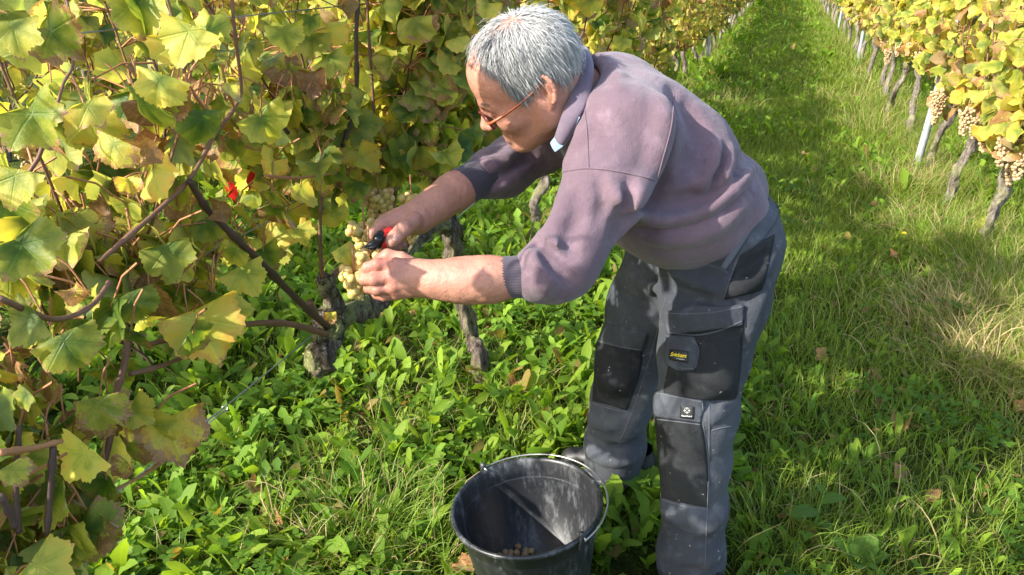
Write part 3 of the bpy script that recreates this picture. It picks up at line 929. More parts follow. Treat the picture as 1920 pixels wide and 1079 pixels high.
# leaves one can name in the photograph: pixel, plane, tip towards (pixels), size in pixels, facing, tint, shape
def hero(px, py, X, tx, ty, spx, tint, kind, nx=0.0, nz=0.35, away=0.0):
    p = PV(px, py, X)
    d = (p - C_O) @ C_F
    tip = (C_R * tx - C_U * ty) / math.hypot(tx, ty) + C_F * away
    nor = -C_F + C_R * nx + np.array([0, 0, nz])
    return leaf_obj(vA, p, tip, nor, spx * 0.54 * d / FPX, (min(tint[0] * 0.8 + 0.28, 0.95), tint[1] + 0.06, tint[2]), LEAF_HI, kind, o_)
H = [
    (372, 600, -0.80, 70, 150, 172, (0.80, 0.22, 1.15), 2, 0.5, 0.1), (315, 800, -0.76, 60, 150, 150, (0.86, 0.42, 1.05), 2, 0.7, 0.1), (160, 850, -0.72, -90, 110, 120, (0.66, 0.10, 1.55), 7, 0.1, 0.2),
    (70, 1060, -0.68, 60, 30, 130, (0.62, 0.1, 1.1), 4, 0, 0.9), (40, 460, -0.74, 90, 80, 150, (0.20, 0.25, 1.0), 13, 0.3, 0.7), (60, 215, -0.74, 60, 90, 150, (0.28, 0.30, 1.05), 15, -0.3, 0.6),
    (95, 60, -0.70, 80, 70, 140, (0.30, 0.42, 0.9), 5, -0.4, 0.4), (355, 60, -0.80, -40, 100, 125, (0.56, 0.1, 1.15), 7, 0.2, 0.5), (395, 55, -0.82, -80, 60, 120, (0.50, 0.06, 1.2), 0, -0.1, 0.7),
    (300, 150, -0.82, -30, 90, 115, (0.52, 0.06, 1.1), 3, 0.2, 0.4), (335, 185, -0.83, 10, 80, 75, (0.8, 0.62, 0.9), 8, 0.2, 0.3), (270, 300, -0.80, 60, -20, 80, (0.75, 0.72, 1.1), 9, 0.1, 0.2),
    (215, 270, -0.80, -40, 90, 105, (0.66, 0.42, 1.0), 3, 0.1, 0.5), (310, 470, -0.83, 30, 90, 110, (0.20, 0.10, 1.0), 4, 0.2, 0.5), (245, 560, -0.80, 40, 90, 105, (0.14, 0.05, 0.9), 6, 0.3, 0.3),
    (120, 640, -0.74, 50, 90, 135, (0.22, 0.25, 0.95), 3, 0.1, 0.5), (50, 740, -0.70, -30, 40, 60, (0.30, 0.16, 0.95), 0, 0, 0.5), (180, 760, -0.76, 20, 90, 130, (0.40, 0.42, 1.0), 1, 0.2, 0.4),
    (250, 770, -0.78, 70, 50, 85, (0.5, 0.2, 1.0), 2, 0.1, 0.6), (60, 600, -0.70, -60, 60, 120, (0.2, 0.1, 0.9), 7, 0, 0.5), (410, 610, -0.84, 50, 0, 70, (0.85, 0.6, 0.95), 8, 0, 0.6),
    (455, 510, -0.86, 50, 80, 95, (0.56, 0.05, 1.25), 7, 0.2, 0.3), (530, 435, -0.9, -50, 40, 75, (0.72, 0.18, 1.2), 4, 0.1, 0.4), (560, 430, -0.9, 30, 60, 62, (0.6, 0.12, 1.2), 0, 0.1, 0.5),
    (610, 330, RX, -60, 30, 80, (0.72, 0.4, 1.1), 1, 0.1, 0.8), (655, 320, RX, 30, 30, 55, (0.7, 0.35, 1.1), 3, 0.1, 0.8), (625, 400, RX, 30, 60, 62, (0.55, 0.06, 1.2), 6, 0.2, 0.3),
    (640, 470, -0.70, 40, 60, 62, (0.58, 0.14, 1.15), 1, 0.3, 0.3), (655, 235, RX, 60, 80, 120, (0.22, 0.10, 1.0), 4, 0.1, 0.5), (740, 240, RX, 20, 60, 80, (0.24, 0.15, 1.0), 3, 0.1, 0.4),
    (583, 145, RX, 10, 70, 75, (0.8, 0.75, 0.9), 8, 0.2, 0.2), (530, 60, RX, 20, 90, 85, (0.42, 0.1, 1.1), 2, 0.4, 0.2), (620, 110, RX, 60, 60, 80, (0.48, 0.12, 1.2), 3, 0.1, 0.6),
    (700, 110, RX, 40, 70, 80, (0.5, 0.2, 1.1), 1, 0.1, 0.6), (820, 90, RX, 40, 100, 90, (0.5, 0.06, 1.2), 5, 0.3, 0.2), (880, 240, RX, 30, 60, 70, (0.22, 0.08, 1.0), 6, 0.3, 0.3),
    (815, 270, RX, 10, 80, 70, (0.75, 0.7, 0.95), 9, 0.2, 0.2), (870, 30, RX, -20, 90, 85, (0.35, 0.2, 1.0), 3, 0.2, 0.4), (510, 310, -0.88, 10, 60, 60, (0.85, 0.3, 1.1), 5, 0.6, 0.1),
    (405, 400, -0.85, 60, 10, 60, (0.7, 0.85, 0.9), 9, 0.1, 0.2), (200, 400, -0.80, -60, 20, 60, (0.6, 0.95, 0.6), 9, 0.1, 0.4),
    (240, 340, -0.80, 20, 80, 60, (0.9, 0.4, 1.1), 5, 0.4, 0.1), (30, 330, -0.70, -20, 90, 120, (0.55, 0.15, 1.05), 7, 0.1, 0.5), (25, 50, -0.70, 10, 60, 110, (0.45, 0.1, 1.1), 0, 0.1, 0.6),
    (165, 200, -0.76, 40, 60, 90, (0.6, 0.3, 1.05), 4, 0.1, 0.6), (20, 880, -0.68, 40, 60, 80, (0.5, 0.4, 1.0), 1, 0.2, 0.4), (235, 870, -0.75, -50, 50, 60, (0.85, 0.55, 1.1), 2, 0.3, 0.3),
    (140, 545, -0.76, 30, 40, 60, (0.75, 0.65, 1.3), 9, 0.1, 0.2), (755, 380, RX, 20, 30, 30, (0.5, 0.05, 1.2), 0, 0.1, 0.3), (800, 340, RX - 0.03, 30, 40, 45, (0.5, 0.05, 1.2), 7, 0.1, 0.3),
    (620, 590, -0.93, 5, 40, 34, (0.85, 0.45, 1.1), 8, 0.1, 0.3), (440, 470, -0.86, -30, 50, 70, (0.45, 0.1, 1.15), 6, 0.1, 0.4)]
for h in H: hero(*h[:3], h[3], h[4], h[5], h[6], h[7], h[8], h[9])

CLEARX = [-200, 120, 200, 260, 330, 480, 540, 620, 760, 900, 1300]
CLEARY = [2000, 1120, 820, 700, 600, 545, 470, 400, 345, 320, 300]
# gaps made in the foliage to let sun onto these spots: place, reach, share of leaves that stay
SUNNY = [((-0.46, 1.43, 0.22), 0.22, 0.0), ((-0.6, 1.12, 0.95), 0.13, 0.22), ((-0.42, 1.3, 1.28), 0.13, 0.25), ((-0.2, 1.45, 1.1), 0.30, 0.12), ((-0.05, 1.5, 0.45), 0.22, 0.15), ((-0.05, 1.5, 0.75), 0.22, 0.15), ((-0.28, 1.9, 0.45), 0.22, 0.25),
         ((-0.85, 0.75, 1.2), 0.42, 0.5), ((-0.85, 1.3, 1.3), 0.40, 0.75), ((-0.75, 1.7, 0.05), 0.4, 0.8), ((-0.3, 1.9, 0.1), 0.35, 0.7), ((-0.9, 2.2, 1.3), 0.4, 0.85)]
def lets_sun_through(p):
    for c, r, k in SUNNY:
        v = np.asarray(c) - p
        t = v @ np.array(ld)
        if t > 0.28 and np.linalg.norm(v - np.array(ld) * t) < r and rng.random() > k:
            return False
    return True
def in_view_ok(p, sz):
    px, py, d = project(p)
    if not lets_sun_through(p): return False
    if d < 0.1: return True
    if px < -250: return True
    if d < 0.78: return False
    if py + 0.7 * sz * FPX / d > np.interp(px, CLEARX, CLEARY): return False
    if 408 < px < 496 and 268 < py < 392 and not (px < 450 and py < 300): return rng.random() < 0.22      # a gap with the red bucket behind
    return True

LEFT_NEAR = [(1.75, vA, -0.97, 230, 0.50)]
def near_vine(y, x, label, nleaf, zlo, ztop, age, trunk=True, vine=None, seed=0, width=0.13, foot=0.0):
    if vine is None:
        vine = empty('grapevine', (x, y + foot, 0), label=label, category='grapevine')
    org = np.array(vine.location)
    if trunk:
        V, F = trunk_mesh([(0, 0, -0.05), (0.03, 0.02, 0.25), (-0.01, -0.02, 0.5), (0.0, 0.0, 0.72), (0.02, -0.1, 0.8)], [0.035, 0.03, 0.028, 0.034, 0.028], 16, 40, 0.3, seed)
        obj('trunk', V, F, M_BARK, vine)
        V, F = trunk_mesh([(0, 0, 0.70), (0.01, 0.15, 0.80), (0, 0.4, 0.80)], [0.028, 0.024, 0.016], 12, 24, 0.3, seed + 4)
        obj('arm', V, F, M_BARK, vine)
    ns = 13
    shoots, leaves = grow(y, x, ns, zlo, ztop, width, 0.55, nleaf // ns + 1, 0.051, age)
    for p in shoots:
        q = project(p[0])
        cane(vine, org, p, 0.0028, 0.0013, M_CANE if rng.random() < 0.6 else M_CANED, 24)
    kept = [l for l in leaves if in_view_ok(l[0], l[3])]
    kept.sort(key=lambda l: np.linalg.norm(l[0] - C_O))
    petioles(kept, org).build('petioles', M_PET, vine, True, kind='stuff')
    for att, tip, nor, sz, tint, q in kept[:140]:
        leaf_obj(vine, att, tip, nor, sz, tint, LEAF_HI, None, org)
    if len(kept) > 140:
        joined_leaves(kept[140:], org, LEAF_MD).build('leaves', M_LEAFJ, vine, True, kind='stuff')
    return vine
near_vine(1.85, -1.0, None, 1700, 0.90, 1.92, 0.58, trunk=False, vine=vA)
vB = near_vine(0.62, -1.04, 'leafy vine whose yellowing foliage fills the near left edge', 1750, 0.82, 1.80, 0.54, seed=21, foot=-0.55)
# its lowest leaves, hanging in front of the trunk wire
ob = np.array(vB.location)
low = []
for _ in range(150):
    while True:
        x, y = rng.uniform(-60, 420), rng.uniform(540, 1130)
        p = PV(x, y, rng.uniform(-1.0, -0.76))
        if y < np.interp(x, [-60, 60, 150, 240, 330, 420], [1130, 1130, 1010, 840, 730, 640]) and lets_sun_through(p): break
    nor = -C_F * rng.uniform(0.3, 1) + SUNUP * rng.uniform(0, 0.9) + rng.normal(size=3) * 0.35
    tip = np.array([rng.normal() * 0.5, rng.normal() * 0.5, -1])
    low.append((p, tip, nor, 0.046 * rng.uniform(0.55, 1.3), leaf_tint(0.52, 0.3), p + np.array([rng.normal() * 0.03, rng.normal() * 0.03, 0.06])))
petioles(low, ob).build('petioles', M_PET, vB, True, kind='stuff')
for att, tip, nor, sz, tint, q in low:
    leaf_obj(vB, att, tip, nor, sz, tint, LEAF_HI, None, ob)
# and the thicket of leaves between the two vines
mid = []
while len(mid) < 260:
    x, y = rng.uniform(-20, 640), rng.uniform(170, 600)
    p = PV(x, y, rng.uniform(-1.12, -0.86))
    if not in_view_ok(p, 0.05): continue
    nor = -C_F * rng.uniform(0.2, 1) + SUNUP * rng.uniform(0.1, 1.0) + rng.normal(size=3) * 0.4
    tip = np.array([rng.normal() * 0.5, rng.normal() * 0.5, -1])
    mid.append((p, tip, nor, 0.05 * rng.uniform(0.6, 1.25), leaf_tint(0.54, 0.25), p + np.array([rng.normal() * 0.03, rng.normal() * 0.03, 0.06])))
petioles(mid, o_).build('petioles', M_PET, vA, True, kind='stuff')
joined_leaves(mid[110:], o_, LEAF_MD).build('leaves', M_LEAFJ, vA, True, kind='stuff')
for att, tip, nor, sz, tint, q in mid[:110]:
    leaf_obj(vA, att, tip, nor, sz, tint, LEAF_HI, None, o_)
near_vine(-0.45, -0.97, 'vine beside the camera at the near end of the row', 90, 0.86, 1.62, 0.55, seed=27)
near_vine(-1.55, -1.0, 'vine behind the camera in the row being picked', 90, 0.86, 1.62, 0.55, seed=33)
near_vine(-2.6, -1.0, 'farthest vine behind the camera in the row being picked', 90, 0.86, 1.62, 0.55, seed=35)

# bunches in reach of the hands
bl = grape_bunch
bl(vA, o_, P(709, 360, 1.85), 0.13, 0.040, 0.0085, 90, BERRY, 'pale yellow bunch hanging behind the cutting hand')
bl(vA, o_, P(683, 425, 1.62), 0.06, 0.038, 0.0090, 50, BERRY, 'small yellow bunch just above the cut leaf')
bl(vA, o_, P(694, 474, 1.36), 0.062, 0.024, 0.0084, 34, BERRY, 'yellow bunch held in the fingers', tilt=(-0.012, 0, 0))
bl(vA, o_, P(664, 508, 1.36), 0.05, 0.026, 0.0088, 34, BERRY, 'lower tip of the bunch below the held leaf')
bl(vA, o_, P(771, 368, 1.75), 0.03, 0.024, 0.0095, 9, BERRY)
bl(vA, o_, P(822, 305, 2.1), 0.09, 0.045, 0.009, 60, BERRYP, 'pinkish bunch under the far sleeve')
bl(vA, o_, P(772, 440, 1.9), 0.03, 0.014, 0.009, 4, BERRY)

# ---------------- vines further up both rows
def far_trunk(seed, lean):
    b = [(0, 0, -0.05), (lean * 0.4 + 0.02, 0.03, 0.22), (lean * 0.5 - 0.02, -0.02, 0.42), (lean, 0.02, 0.56), (lean + 0.01, 0.0, 0.68)]
    V, F = trunk_mesh(b, [0.036, 0.028, 0.026, 0.032, 0.04], 10, 26, 0.32, seed)
    return V, F
PROTO = []
ZERO = np.zeros(3)
for k in range(6):
    sh, lv = grow(0, 0, 13, 0.66, 1.95, 0.12, 0.55, 36, 0.072, 0.64 + 0.03 * (k % 3), 0.3)
    crown = joined_leaves(lv, ZERO).mesh('crown', M_LEAFJ)
    mbs = MB()
    for p in sh:
        V, F = tube(p, np.linspace(0.005, 0.002, 22), 5); mbs.add(V, F)
    canes = mbs.mesh('canes', M_CANE)
    V, F = far_trunk(40 + 3 * k, 0.05 * (k % 3 - 1))
    trunk = mesh_np('trunk', V, F, M_BARK)
    gb = MB()
    for b in range(5):
        joined_bunch(gb, np.array([rng.normal() * 0.08, rng.uniform(-0.5, 0.5), rng.uniform(0.64, 0.78)]), 0.12, 0.045, 0.0095, 34)
    grapes = gb.mesh('grape_bunches', M_GRAPEP)
    PROTO.append((crown, canes, trunk, grapes))
def far_vine(x, y, k, label, group, sc=1.0, rz=None):
    v = empty('grapevine', (x, y, 0), label=label, category='grapevine', group=group)
    v.rotation_euler = (0, 0, (rng.choice([0, math.pi]) + rng.normal() * 0.06) if rz is None else rz)
    v.scale = (1, 1, sc)
    for nm, me, kd in zip(('crown', 'canes', 'trunk', 'grape_bunches'), PROTO[k % 6], ('stuff', 'stuff', None, 'stuff')):
        o = link(nm, me, v)
        if kd: o['kind'] = kd
    return v

def mid_vine(x, y, label, lean, seed, age, nleaf, group, nb, bx=-0.16, base_dx=0.0, ztop=2.0, trunkpts=None, zlo=0.84, spread=0.52, dy=0.0):
    """a vine near enough to tell its leaves apart"""
    v = empty('grapevine', (x, y, 0), label=label, category='grapevine', group=group)
    org = np.array(v.location)
    if trunkpts is None:
        V, F = far_trunk(seed, lean)
    else:
        V, F = trunk_mesh(np.asarray(trunkpts) - org, [0.034, 0.026, 0.024, 0.025, 0.030, 0.026, 0.02], 16, 64, 0.46, seed)
    obj('trunk', V, F, M_BARK, v)
    sh, lv = grow(y + dy, x + base_dx, 13 if spread < 0.6 else 20, zlo, ztop, 0.12, spread, nleaf // (13 if spread < 0.6 else 20), 0.072, age, math.copysign(0.6, bx))
    mbs = MB()
    for p in sh:
        V, F = tube(p - org, np.linspace(0.005, 0.002, 22), 6)
        obj('cane', V, F, M_CANE, v)
    lv.sort(key=lambda l: -(math.copysign(1, bx) * (l[0][0] - x)) + 0.0 * l[0][2])
    for att, tip, nor, sz, tint, q in lv[:260]:
        leaf_obj(v, att, tip, nor, sz, tint, LEAF_MID, None, org)
    if len(lv) > 260:
        joined_leaves(lv[260:], org).build('leaves', M_LEAFJ, v, True, kind='stuff')
    petioles(lv[:260], org).build('petioles', M_PET, v, True, kind='stuff')
    for b in range(nb):
        grape_bunch(v, org, np.array([x + base_dx + bx * rng.uniform(0.2, 1.1), y + rng.uniform(-0.5, 0.45), zlo + rng.uniform(-0.06, 0.11)]), rng.uniform(0.11, 0.16), 0.042, 0.0090, 64, BERRYP)
    return v

RG, LG = 'vines across the grass path', 'vines up the row being picked'
def tp(px0, py0, px1, py1, X):
    a = PG(px0, py0); b = PV(px1, py1, X)
    d = b - a
    return [a + (0, 0, -0.04), a + d * 0.25 + (0.0, 0.03, 0), a + d * 0.5 + (-0.02, -0.02, 0), a + d * 0.78 + (0.015, 0.02, 0), b, b + (0.03, 0.02, 0.12), b + (0.05, -0.02, 0.26)]
rv = [(1838, 480, 1888, 330, 'vine nearest the camera across the path, low crooked trunk with hanging pinkish bunches'),
      (1772, 396, 1828, 245, 'second vine across the path, slanting trunk under a large pinkish bunch'),
      (1735, 322, 1795, 185, 'vine whose trunk leans behind the pale steel post'),
      (1707, 262, 1722, 135, 'vine with a kinked trunk just past the pale steel post'),
      (1660, 222, 1702, 118, 'slim vine fifth along the row across the path')]
for i, (x0, y0, x1, y1, lab) in enumerate(rv):
    g = PG(x0, y0)
    mid_vine(g[0], g[1], lab, 0, 60 + 5 * i, 0.66, 420, RG, [5, 5, 3, 2, 2][i], -0.18, 0.06, 1.95, tp(x0, y0, x1, y1, g[0] + 0.08), [0.62, 0.64, 0.7, 0.7, 0.7][i])
lx = PG(1000, 445)
mid_vine(lx[0] + 0.04, lx[1], 'vine whose pale trunk shows below the far sleeve of the man', 0.02, 91, 0.64, 640, LG, 3, 0.16, trunkpts=tp(998, 445, 1018, 315, lx[0] + 0.03), spread=1.05, dy=-0.5, ztop=1.8)
mid_vine(-1.2, 5.2, 'vine whose foliage shows just over the head of the man', 0.02, 99, 0.60, 400, LG, 2, 0.16, ztop=1.7)
mid_vine(-1.2, 6.3, 'vine whose foliage shows over the collar of the man', 0.02, 103, 0.60, 400, LG, 2, 0.16, ztop=1.65)
ORD = 'first second third fourth fifth sixth seventh eighth ninth tenth eleventh twelfth thirteenth fourteenth fifteenth sixteenth'.split()
y = 7.4; k = 0; i_ = 0
while y < 75:
    far_vine(-1.2 + rng.normal() * 0.03, y, k, '%s vine up the left edge of the path past the back of the man' % ORD[i_] if i_ < 16 else 'vine far up the row being picked, near the top of the path', 'far vines of the row being picked', 0.80 + 0.1 * rng.random()); i_ += 1
    y += 1.08 + rng.normal() * 0.05; k += 1
g5 = PG(1660, 222)[1]
y = g5 + 0.95; i_ = 5
while y < 75:
    far_vine(1.24 + rng.normal() * 0.03, y, k + 2, '%s vine from the camera along the row across the path' % ORD[i_] if i_ < 16 else 'vine far along the row across the path, near its top end', 'far vines across the grass path'); i_ += 1
    y += 1.0 + rng.normal() * 0.06; k += 1
for X, y0, y1, lab, gr in ((-3.45, 0.2, 40, 'vine in the next row, seen through the leaves', 'vines of the next row'), (-5.8, 1.0, 34, 'vine in the second row beyond, seen through gaps', 'vines of the second row beyond'),
                           (-8.1, 3.0, 28, 'vine in the third row beyond, seen through gaps', 'vines of the third row beyond'), (3.6, 5.0, 40, 'vine in the row behind the one across the path', 'vines behind the row across the path')):
    y = y0
    while y < y1:
        far_vine(X + rng.normal() * 0.04, y, k, lab, gr)
        y += 1.12 + rng.normal() * 0.05; k += 1
# ================================================================ the man
def skin_mat():
    m = NT('skin')
    p = m.pos()
    n1 = m.noise(9, 3, vec=p); n2 = m.noise(55, 4, vec=p); n3 = m.noise(420, 2, vec=p)
    c = m.ramp(n1, [(0.3, (0.40, 0.190, 0.128)), (0.55, (0.44, 0.205, 0.142)), (0.75, (0.42, 0.155, 0.108))])
    c = m.mix(m.range(n2, 0.55, 0.8), c, (0.36, 0.125, 0.088))
    m.set(col=c, rough=0.48, sss=0.12, spec=0.4)
    m.b.inputs['Subsurface Radius'].default_value = (0.012, 0.005, 0.003)
    m.bump(m.math('ADD', m.math('MULTIPLY', n2, 1.0), m.math('MULTIPLY', n3, 0.5)), 0.6, 0.004)
    return m.m

def cloth_mat(name, a, b, fade, weave=900, bumpd=0.004, stain=0.0, rough=0.9, wr=0.45, sheen=0.2):
    m = NT(name)
    p = m.pos()
    n1 = m.noise(5, 4, vec=p); n2 = m.noise(26, 5, 0.6, vec=p); n3 = m.noise(weave, 2, vec=p); n4 = m.noise(70, 3, vec=p)
    c = m.mix(m.range(n1, 0.35, 0.7), a, b)
    c = m.mix(m.math('MULTIPLY', m.range(n2, 0.5, 0.8), fade), c, tuple(min(1, x * 2.0 + 0.03) for x in b))
    c = m.mix(m.math('MULTIPLY', m.range(n3, 0.35, 0.75), 0.28), c, tuple(x * 0.55 for x in a))
    if stain:
        c = m.mix(m.math('MULTIPLY', m.range(m.noise(60, 2, vec=p), 0.71, 0.75), stain), c, (0.5, 0.48, 0.45))
    m.set(col=c, rough=rough, sheen=sheen, spec=0.15)
    m.bump(m.math('ADD', m.math('ADD', m.math('MULTIPLY', n3, 0.25), n2), m.math('MULTIPLY', n4, 0.3)), wr, bumpd)
    return m.m

M_SKIN = skin_mat()
M_SWEAT = cloth_mat('sweatshirt_fleece', (0.122, 0.080, 0.099), (0.178, 0.121, 0.144), 0.30, 620, 0.009, 0.0, 0.95, 0.6)
M_RIB = cloth_mat('ribbed_knit', (0.055, 0.046, 0.06), (0.08, 0.066, 0.085), 0.1, 700)
M_COLLAR = cloth_mat('collar_fleece', (0.115, 0.088, 0.118), (0.15, 0.113, 0.148), 0.15, 700, 0.004)
M_TROU = cloth_mat('worn_grey_canvas', (0.044, 0.048, 0.058), (0.080, 0.088, 0.104), 0.45, 900, 0.010, 0.5, 0.9, 0.7, 0.05)
M_TROUD = cloth_mat('dark_reinforced_canvas', (0.018, 0.019, 0.021), (0.034, 0.036, 0.039), 0.22, 1100, 0.009, 0.6, 0.95, 0.6, 0.0)
M_SEAM = cloth_mat('seam_thread', (0.07, 0.077, 0.092), (0.115, 0.125, 0.148), 0.3, 900)
M_SHIRT = cloth_mat('pale_blue_shirt', (0.20, 0.29, 0.42), (0.27, 0.37, 0.5), 0.1, 800, 0.002)
M_BLACK = plain('black_label', (0.012, 0.012, 0.013), 0.6)
M_YEL = plain('yellow_embroidery', (0.8, 0.62, 0.03), 0.7)
M_WHT = plain('white_print', (0.6, 0.6, 0.58), 0.7)
M_BOOT = plain('black_boot_leather', (0.014, 0.013, 0.013), 0.5)

person = empty('person_anchor', (0, 0, 0)) if False else None

near_sh, far_sh = P(1168, 250, 1.38), P(1082, 208, 1.68)
LAT = far_sh - near_sh; LAT /= np.linalg.norm(LAT)
Y1 = np.array([0, 1.0, 0])
elbow_n, cuff_n, wrist_n = P(1062, 492, 1.30), P(938, 521, 1.29), P(812, 524, 1.29)
elbow_f, cuff_f, wrist_f = P(957, 308, 1.64), P(868, 352, 1.53), P(790, 405, 1.45)

# ---- the head's own frame: x to the nose, y to his left, z to the crown
HEAD_PITCH, HEAD_YAW, HEAD_ROLL = R(33), R(15), R(18)      # nodding, turned to the camera, tipped to the camera
_hf = np.array([-math.cos(HEAD_PITCH) * math.cos(HEAD_YAW), -math.cos(HEAD_PITCH) * math.sin(HEAD_YAW), -math.sin(HEAD_PITCH)])
_hl = np.array([math.sin(HEAD_YAW), -math.cos(HEAD_YAW), 0.0])
_hu = np.cross(_hf, _hl)
_hl, _hu = _hl * math.cos(HEAD_ROLL) - _hu * math.sin(HEAD_ROLL), _hu * math.cos(HEAD_ROLL) + _hl * math.sin(HEAD_ROLL)
HR = np.stack([_hf, _hl, _hu], 1)
HS = 0.965
HO = P(981, 121, 1.37) - HR @ np.array([-0.014, 0, 0.033]) * HS
HW = lambda q: HO + HS * (np.asarray(q, float) @ HR.T)
neck_local = HR.T @ (P(1095, 185, 1.50) - HO) / HS

def person_head():
    f = Field((-0.17, -0.13, -0.24), (0.15, 0.13, 0.15), 0.0024)
    f.ell((-0.014, 0, 0.033), (0.099, 0.076, 0.089), 0.01)
    f.ell((0.040, 0, 0.045), (0.048, 0.062, 0.055), 0.03)
    f.ell((0.028, 0, -0.035), (0.062, 0.058, 0.078), 0.03)
    for s in (-1, 1):
        f.cone((-0.010, s * 0.052, -0.056), (0.064, s * 0.016, -0.096), 0.021, 0.019, 0.03)
        f.cone((-0.008, s * 0.058, -0.02), (-0.010, s * 0.052, -0.056), 0.02, 0.021, 0.03)
        f.ell((0.056, s * 0.045, -0.026), (0.026, 0.019, 0.02), 0.03)
        f.cone((0.073, s * 0.045, 0.016), (0.087, s * 0.012, 0.017), 0.009, 0.009, 0.016)
    f.ell((0.077, 0, -0.096), (0.017, 0.021, 0.017), 0.02)
    f.cone((0.088, 0, 0.010), (0.109, 0, -0.028), 0.0075, 0.0110, 0.014)
    f.ell((0.112, 0, -0.031), (0.0105, 0.0115, 0.0095), 0.008)
    for s in (-1, 1):
        f.ell((0.100, s * 0.012, -0.035), (0.011, 0.008, 0.008), 0.007)
        f.ell((0.092, s * 0.033, -0.002), (0.015, 0.018, 0.013), 0.012, op='sub')
        f.ell((0.073, s * 0.033, -0.003), (0.0135, 0.016, 0.0125), 0.004)
        f.cone((0.0855, s * 0.020, -0.006), (0.0800, s * 0.047, -0.0065), 0.0016, 0.0016, 0.002, op='sub')
        f.cone((0.097, s * 0.019, -0.041), (0.083, s * 0.031, -0.060), 0.0035, 0.003, 0.01, op='sub')
    f.cone((0.085, -0.019, -0.0585), (0.085, 0.019, -0.0585), 0.0085, 0.0085, 0.01)
    f.cone((0.087, -0.017, -0.0725), (0.087, 0.017, -0.0725), 0.0085, 0.0085, 0.01)
    f.cone((0.098, -0.021, -0.0655), (0.098, 0.021, -0.0655), 0.0024, 0.0024, 0.004, op='sub')
    # neck, with the soft skin under the chin
    f.chain([(-0.035, 0, -0.03), tuple(neck_local * 0.75 + np.array([-0.035, 0, -0.03]) * 0.25)], [0.058, 0.062], 0.035)
    f.cone((0.012, 0, -0.085), tuple(neck_local * 0.6 + np.array([0.03, 0, -0.03])), 0.032, 0.04, 0.03)
    for s in (-1, 1):       # ears
        c = np.array([-0.030, s * 0.0725, -0.004])
        en = np.array([0.30, s * 1.0, 0.10]); en /= np.linalg.norm(en)
        eu = np.array([-0.22, 0, 1.0]); eu -= en * (eu @ en); eu /= np.linalg.norm(eu)
        eb = np.cross(eu, en); eb *= np.sign(eb[0])                       # eb points to the face
        E3 = lambda b, u, n: c + eb * b * 1.12 + eu * u * 1.1 + en * n
        rt = np.stack([eb, en, eu], 1)
        f.ell(E3(0.0, 0.002, 0.004), (0.0185, 0.006, 0.0295), 0.006, rot=rt)
        f.ell(E3(0.002, -0.003, 0.0115), (0.0095, 0.0065, 0.0135), 0.003, rot=rt, op='sub')
        f.ell(E3(-0.002, 0.016, 0.0115), (0.0085, 0.004, 0.0075), 0.003, rot=rt, op='sub')
        f.chain([E3(0.0165 * math.cos(a) - 0.001, 0.003 + 0.0265 * math.sin(a), 0.0085 + 0.003 * max(0, -math.cos(a))) for a in np.linspace(R(15), R(240), 13)], [0.0036] * 13, 0.0025)
        f.chain([E3(-0.0085 + 0.003 * q, -0.012 + 0.024 * q, 0.0085) for q in np.linspace(0, 1, 5)], [0.003] * 5, 0.003)
        f.ell(E3(-0.001, -0.0255, 0.005), (0.0075, 0.0045, 0.0085), 0.006, rot=rt)
        f.ell(E3(0.0125, -0.004, 0.006), (0.004, 0.0045, 0.006), 0.004, rot=rt)
    f.disp(lambda X: 0.0006 * vnoise(X, 60))
    V, F = f.skin(1)
    return HW(V), F

def finger(f, pts, r0, r1, k=0.0022):
    n = len(pts)
    rad = [r0 + (r1 - r0) * i / (n - 1) for i in range(n)]
    f.chain(pts, rad, k)
    for i in range(1, n - 1):
        f.ell(pts[i], (rad[i] * 1.03,) * 3, 0.002)

def person_hand_near():
    c = P(745, 515, 1.30)
    f = Field(np.array([-0.68, 1.02, 0.87]), np.array([-0.36, 1.22, 1.03]), 0.0021)
    W = P(812, 524, 1.29)
    mcp = [P(744, 500, 1.288), P(737, 520, 1.286), P(739, 538, 1.292), P(745, 550, 1.305)]
    for q, r in zip(mcp, (0.0135, 0.014, 0.0135, 0.012)):
        f.cone(W + (q - W) * 0.12 + np.array([0, 0.008, 0]), q, 0.018, r, 0.014)
    f.chain([P(965, 521, 1.29), P(905, 523, 1.29), P(858, 524, 1.29), W], [0.0335, 0.032, 0.0275, 0.0235], 0.03)
    f.chain([P(925, 530, 1.295), P(870, 530, 1.295), P(830, 532, 1.295)], [0.028, 0.024, 0.02], 0.03)
    f.ell(P(772, 522, 1.31), (0.040, 0.020, 0.033), 0.02)
    finger(f, [mcp[0], P(708, 497, 1.279), P(690, 503, 1.283), P(682, 513, 1.296)], 0.0118, 0.0088)
    finger(f, [mcp[1], P(702, 525, 1.277), P(683, 525, 1.29), P(681, 521, 1.318)], 0.0122, 0.0088)
    finger(f, [mcp[2], P(708, 543, 1.285), P(692, 541, 1.30), P(690, 533, 1.326)], 0.0114, 0.0084)
    finger(f, [mcp[3], P(720, 556, 1.303), P(706, 553, 1.32), P(703, 545, 1.34)], 0.0100, 0.0074)
    finger(f, [P(782, 505, 1.315), P(752, 487, 1.325), P(727, 480, 1.325), P(711, 487, 1.322)], 0.0155, 0.0098)
    # tendons and knuckle creases
    for q in mcp:
        f.cone(q + (W - q) * 0.08 + np.array([0, -0.0065, 0.003]), q + (W - q) * 0.65 + np.array([0, -0.004, 0.002]), 0.0042, 0.003, 0.009)
        f.ell(q + np.array([0, -0.0035, 0.002]), (0.0095, 0.0095, 0.009), 0.012)
    f.disp(lambda X: 0.0006 * vnoise(X, 130))
    V, F = f.skin(1)
    return V, F

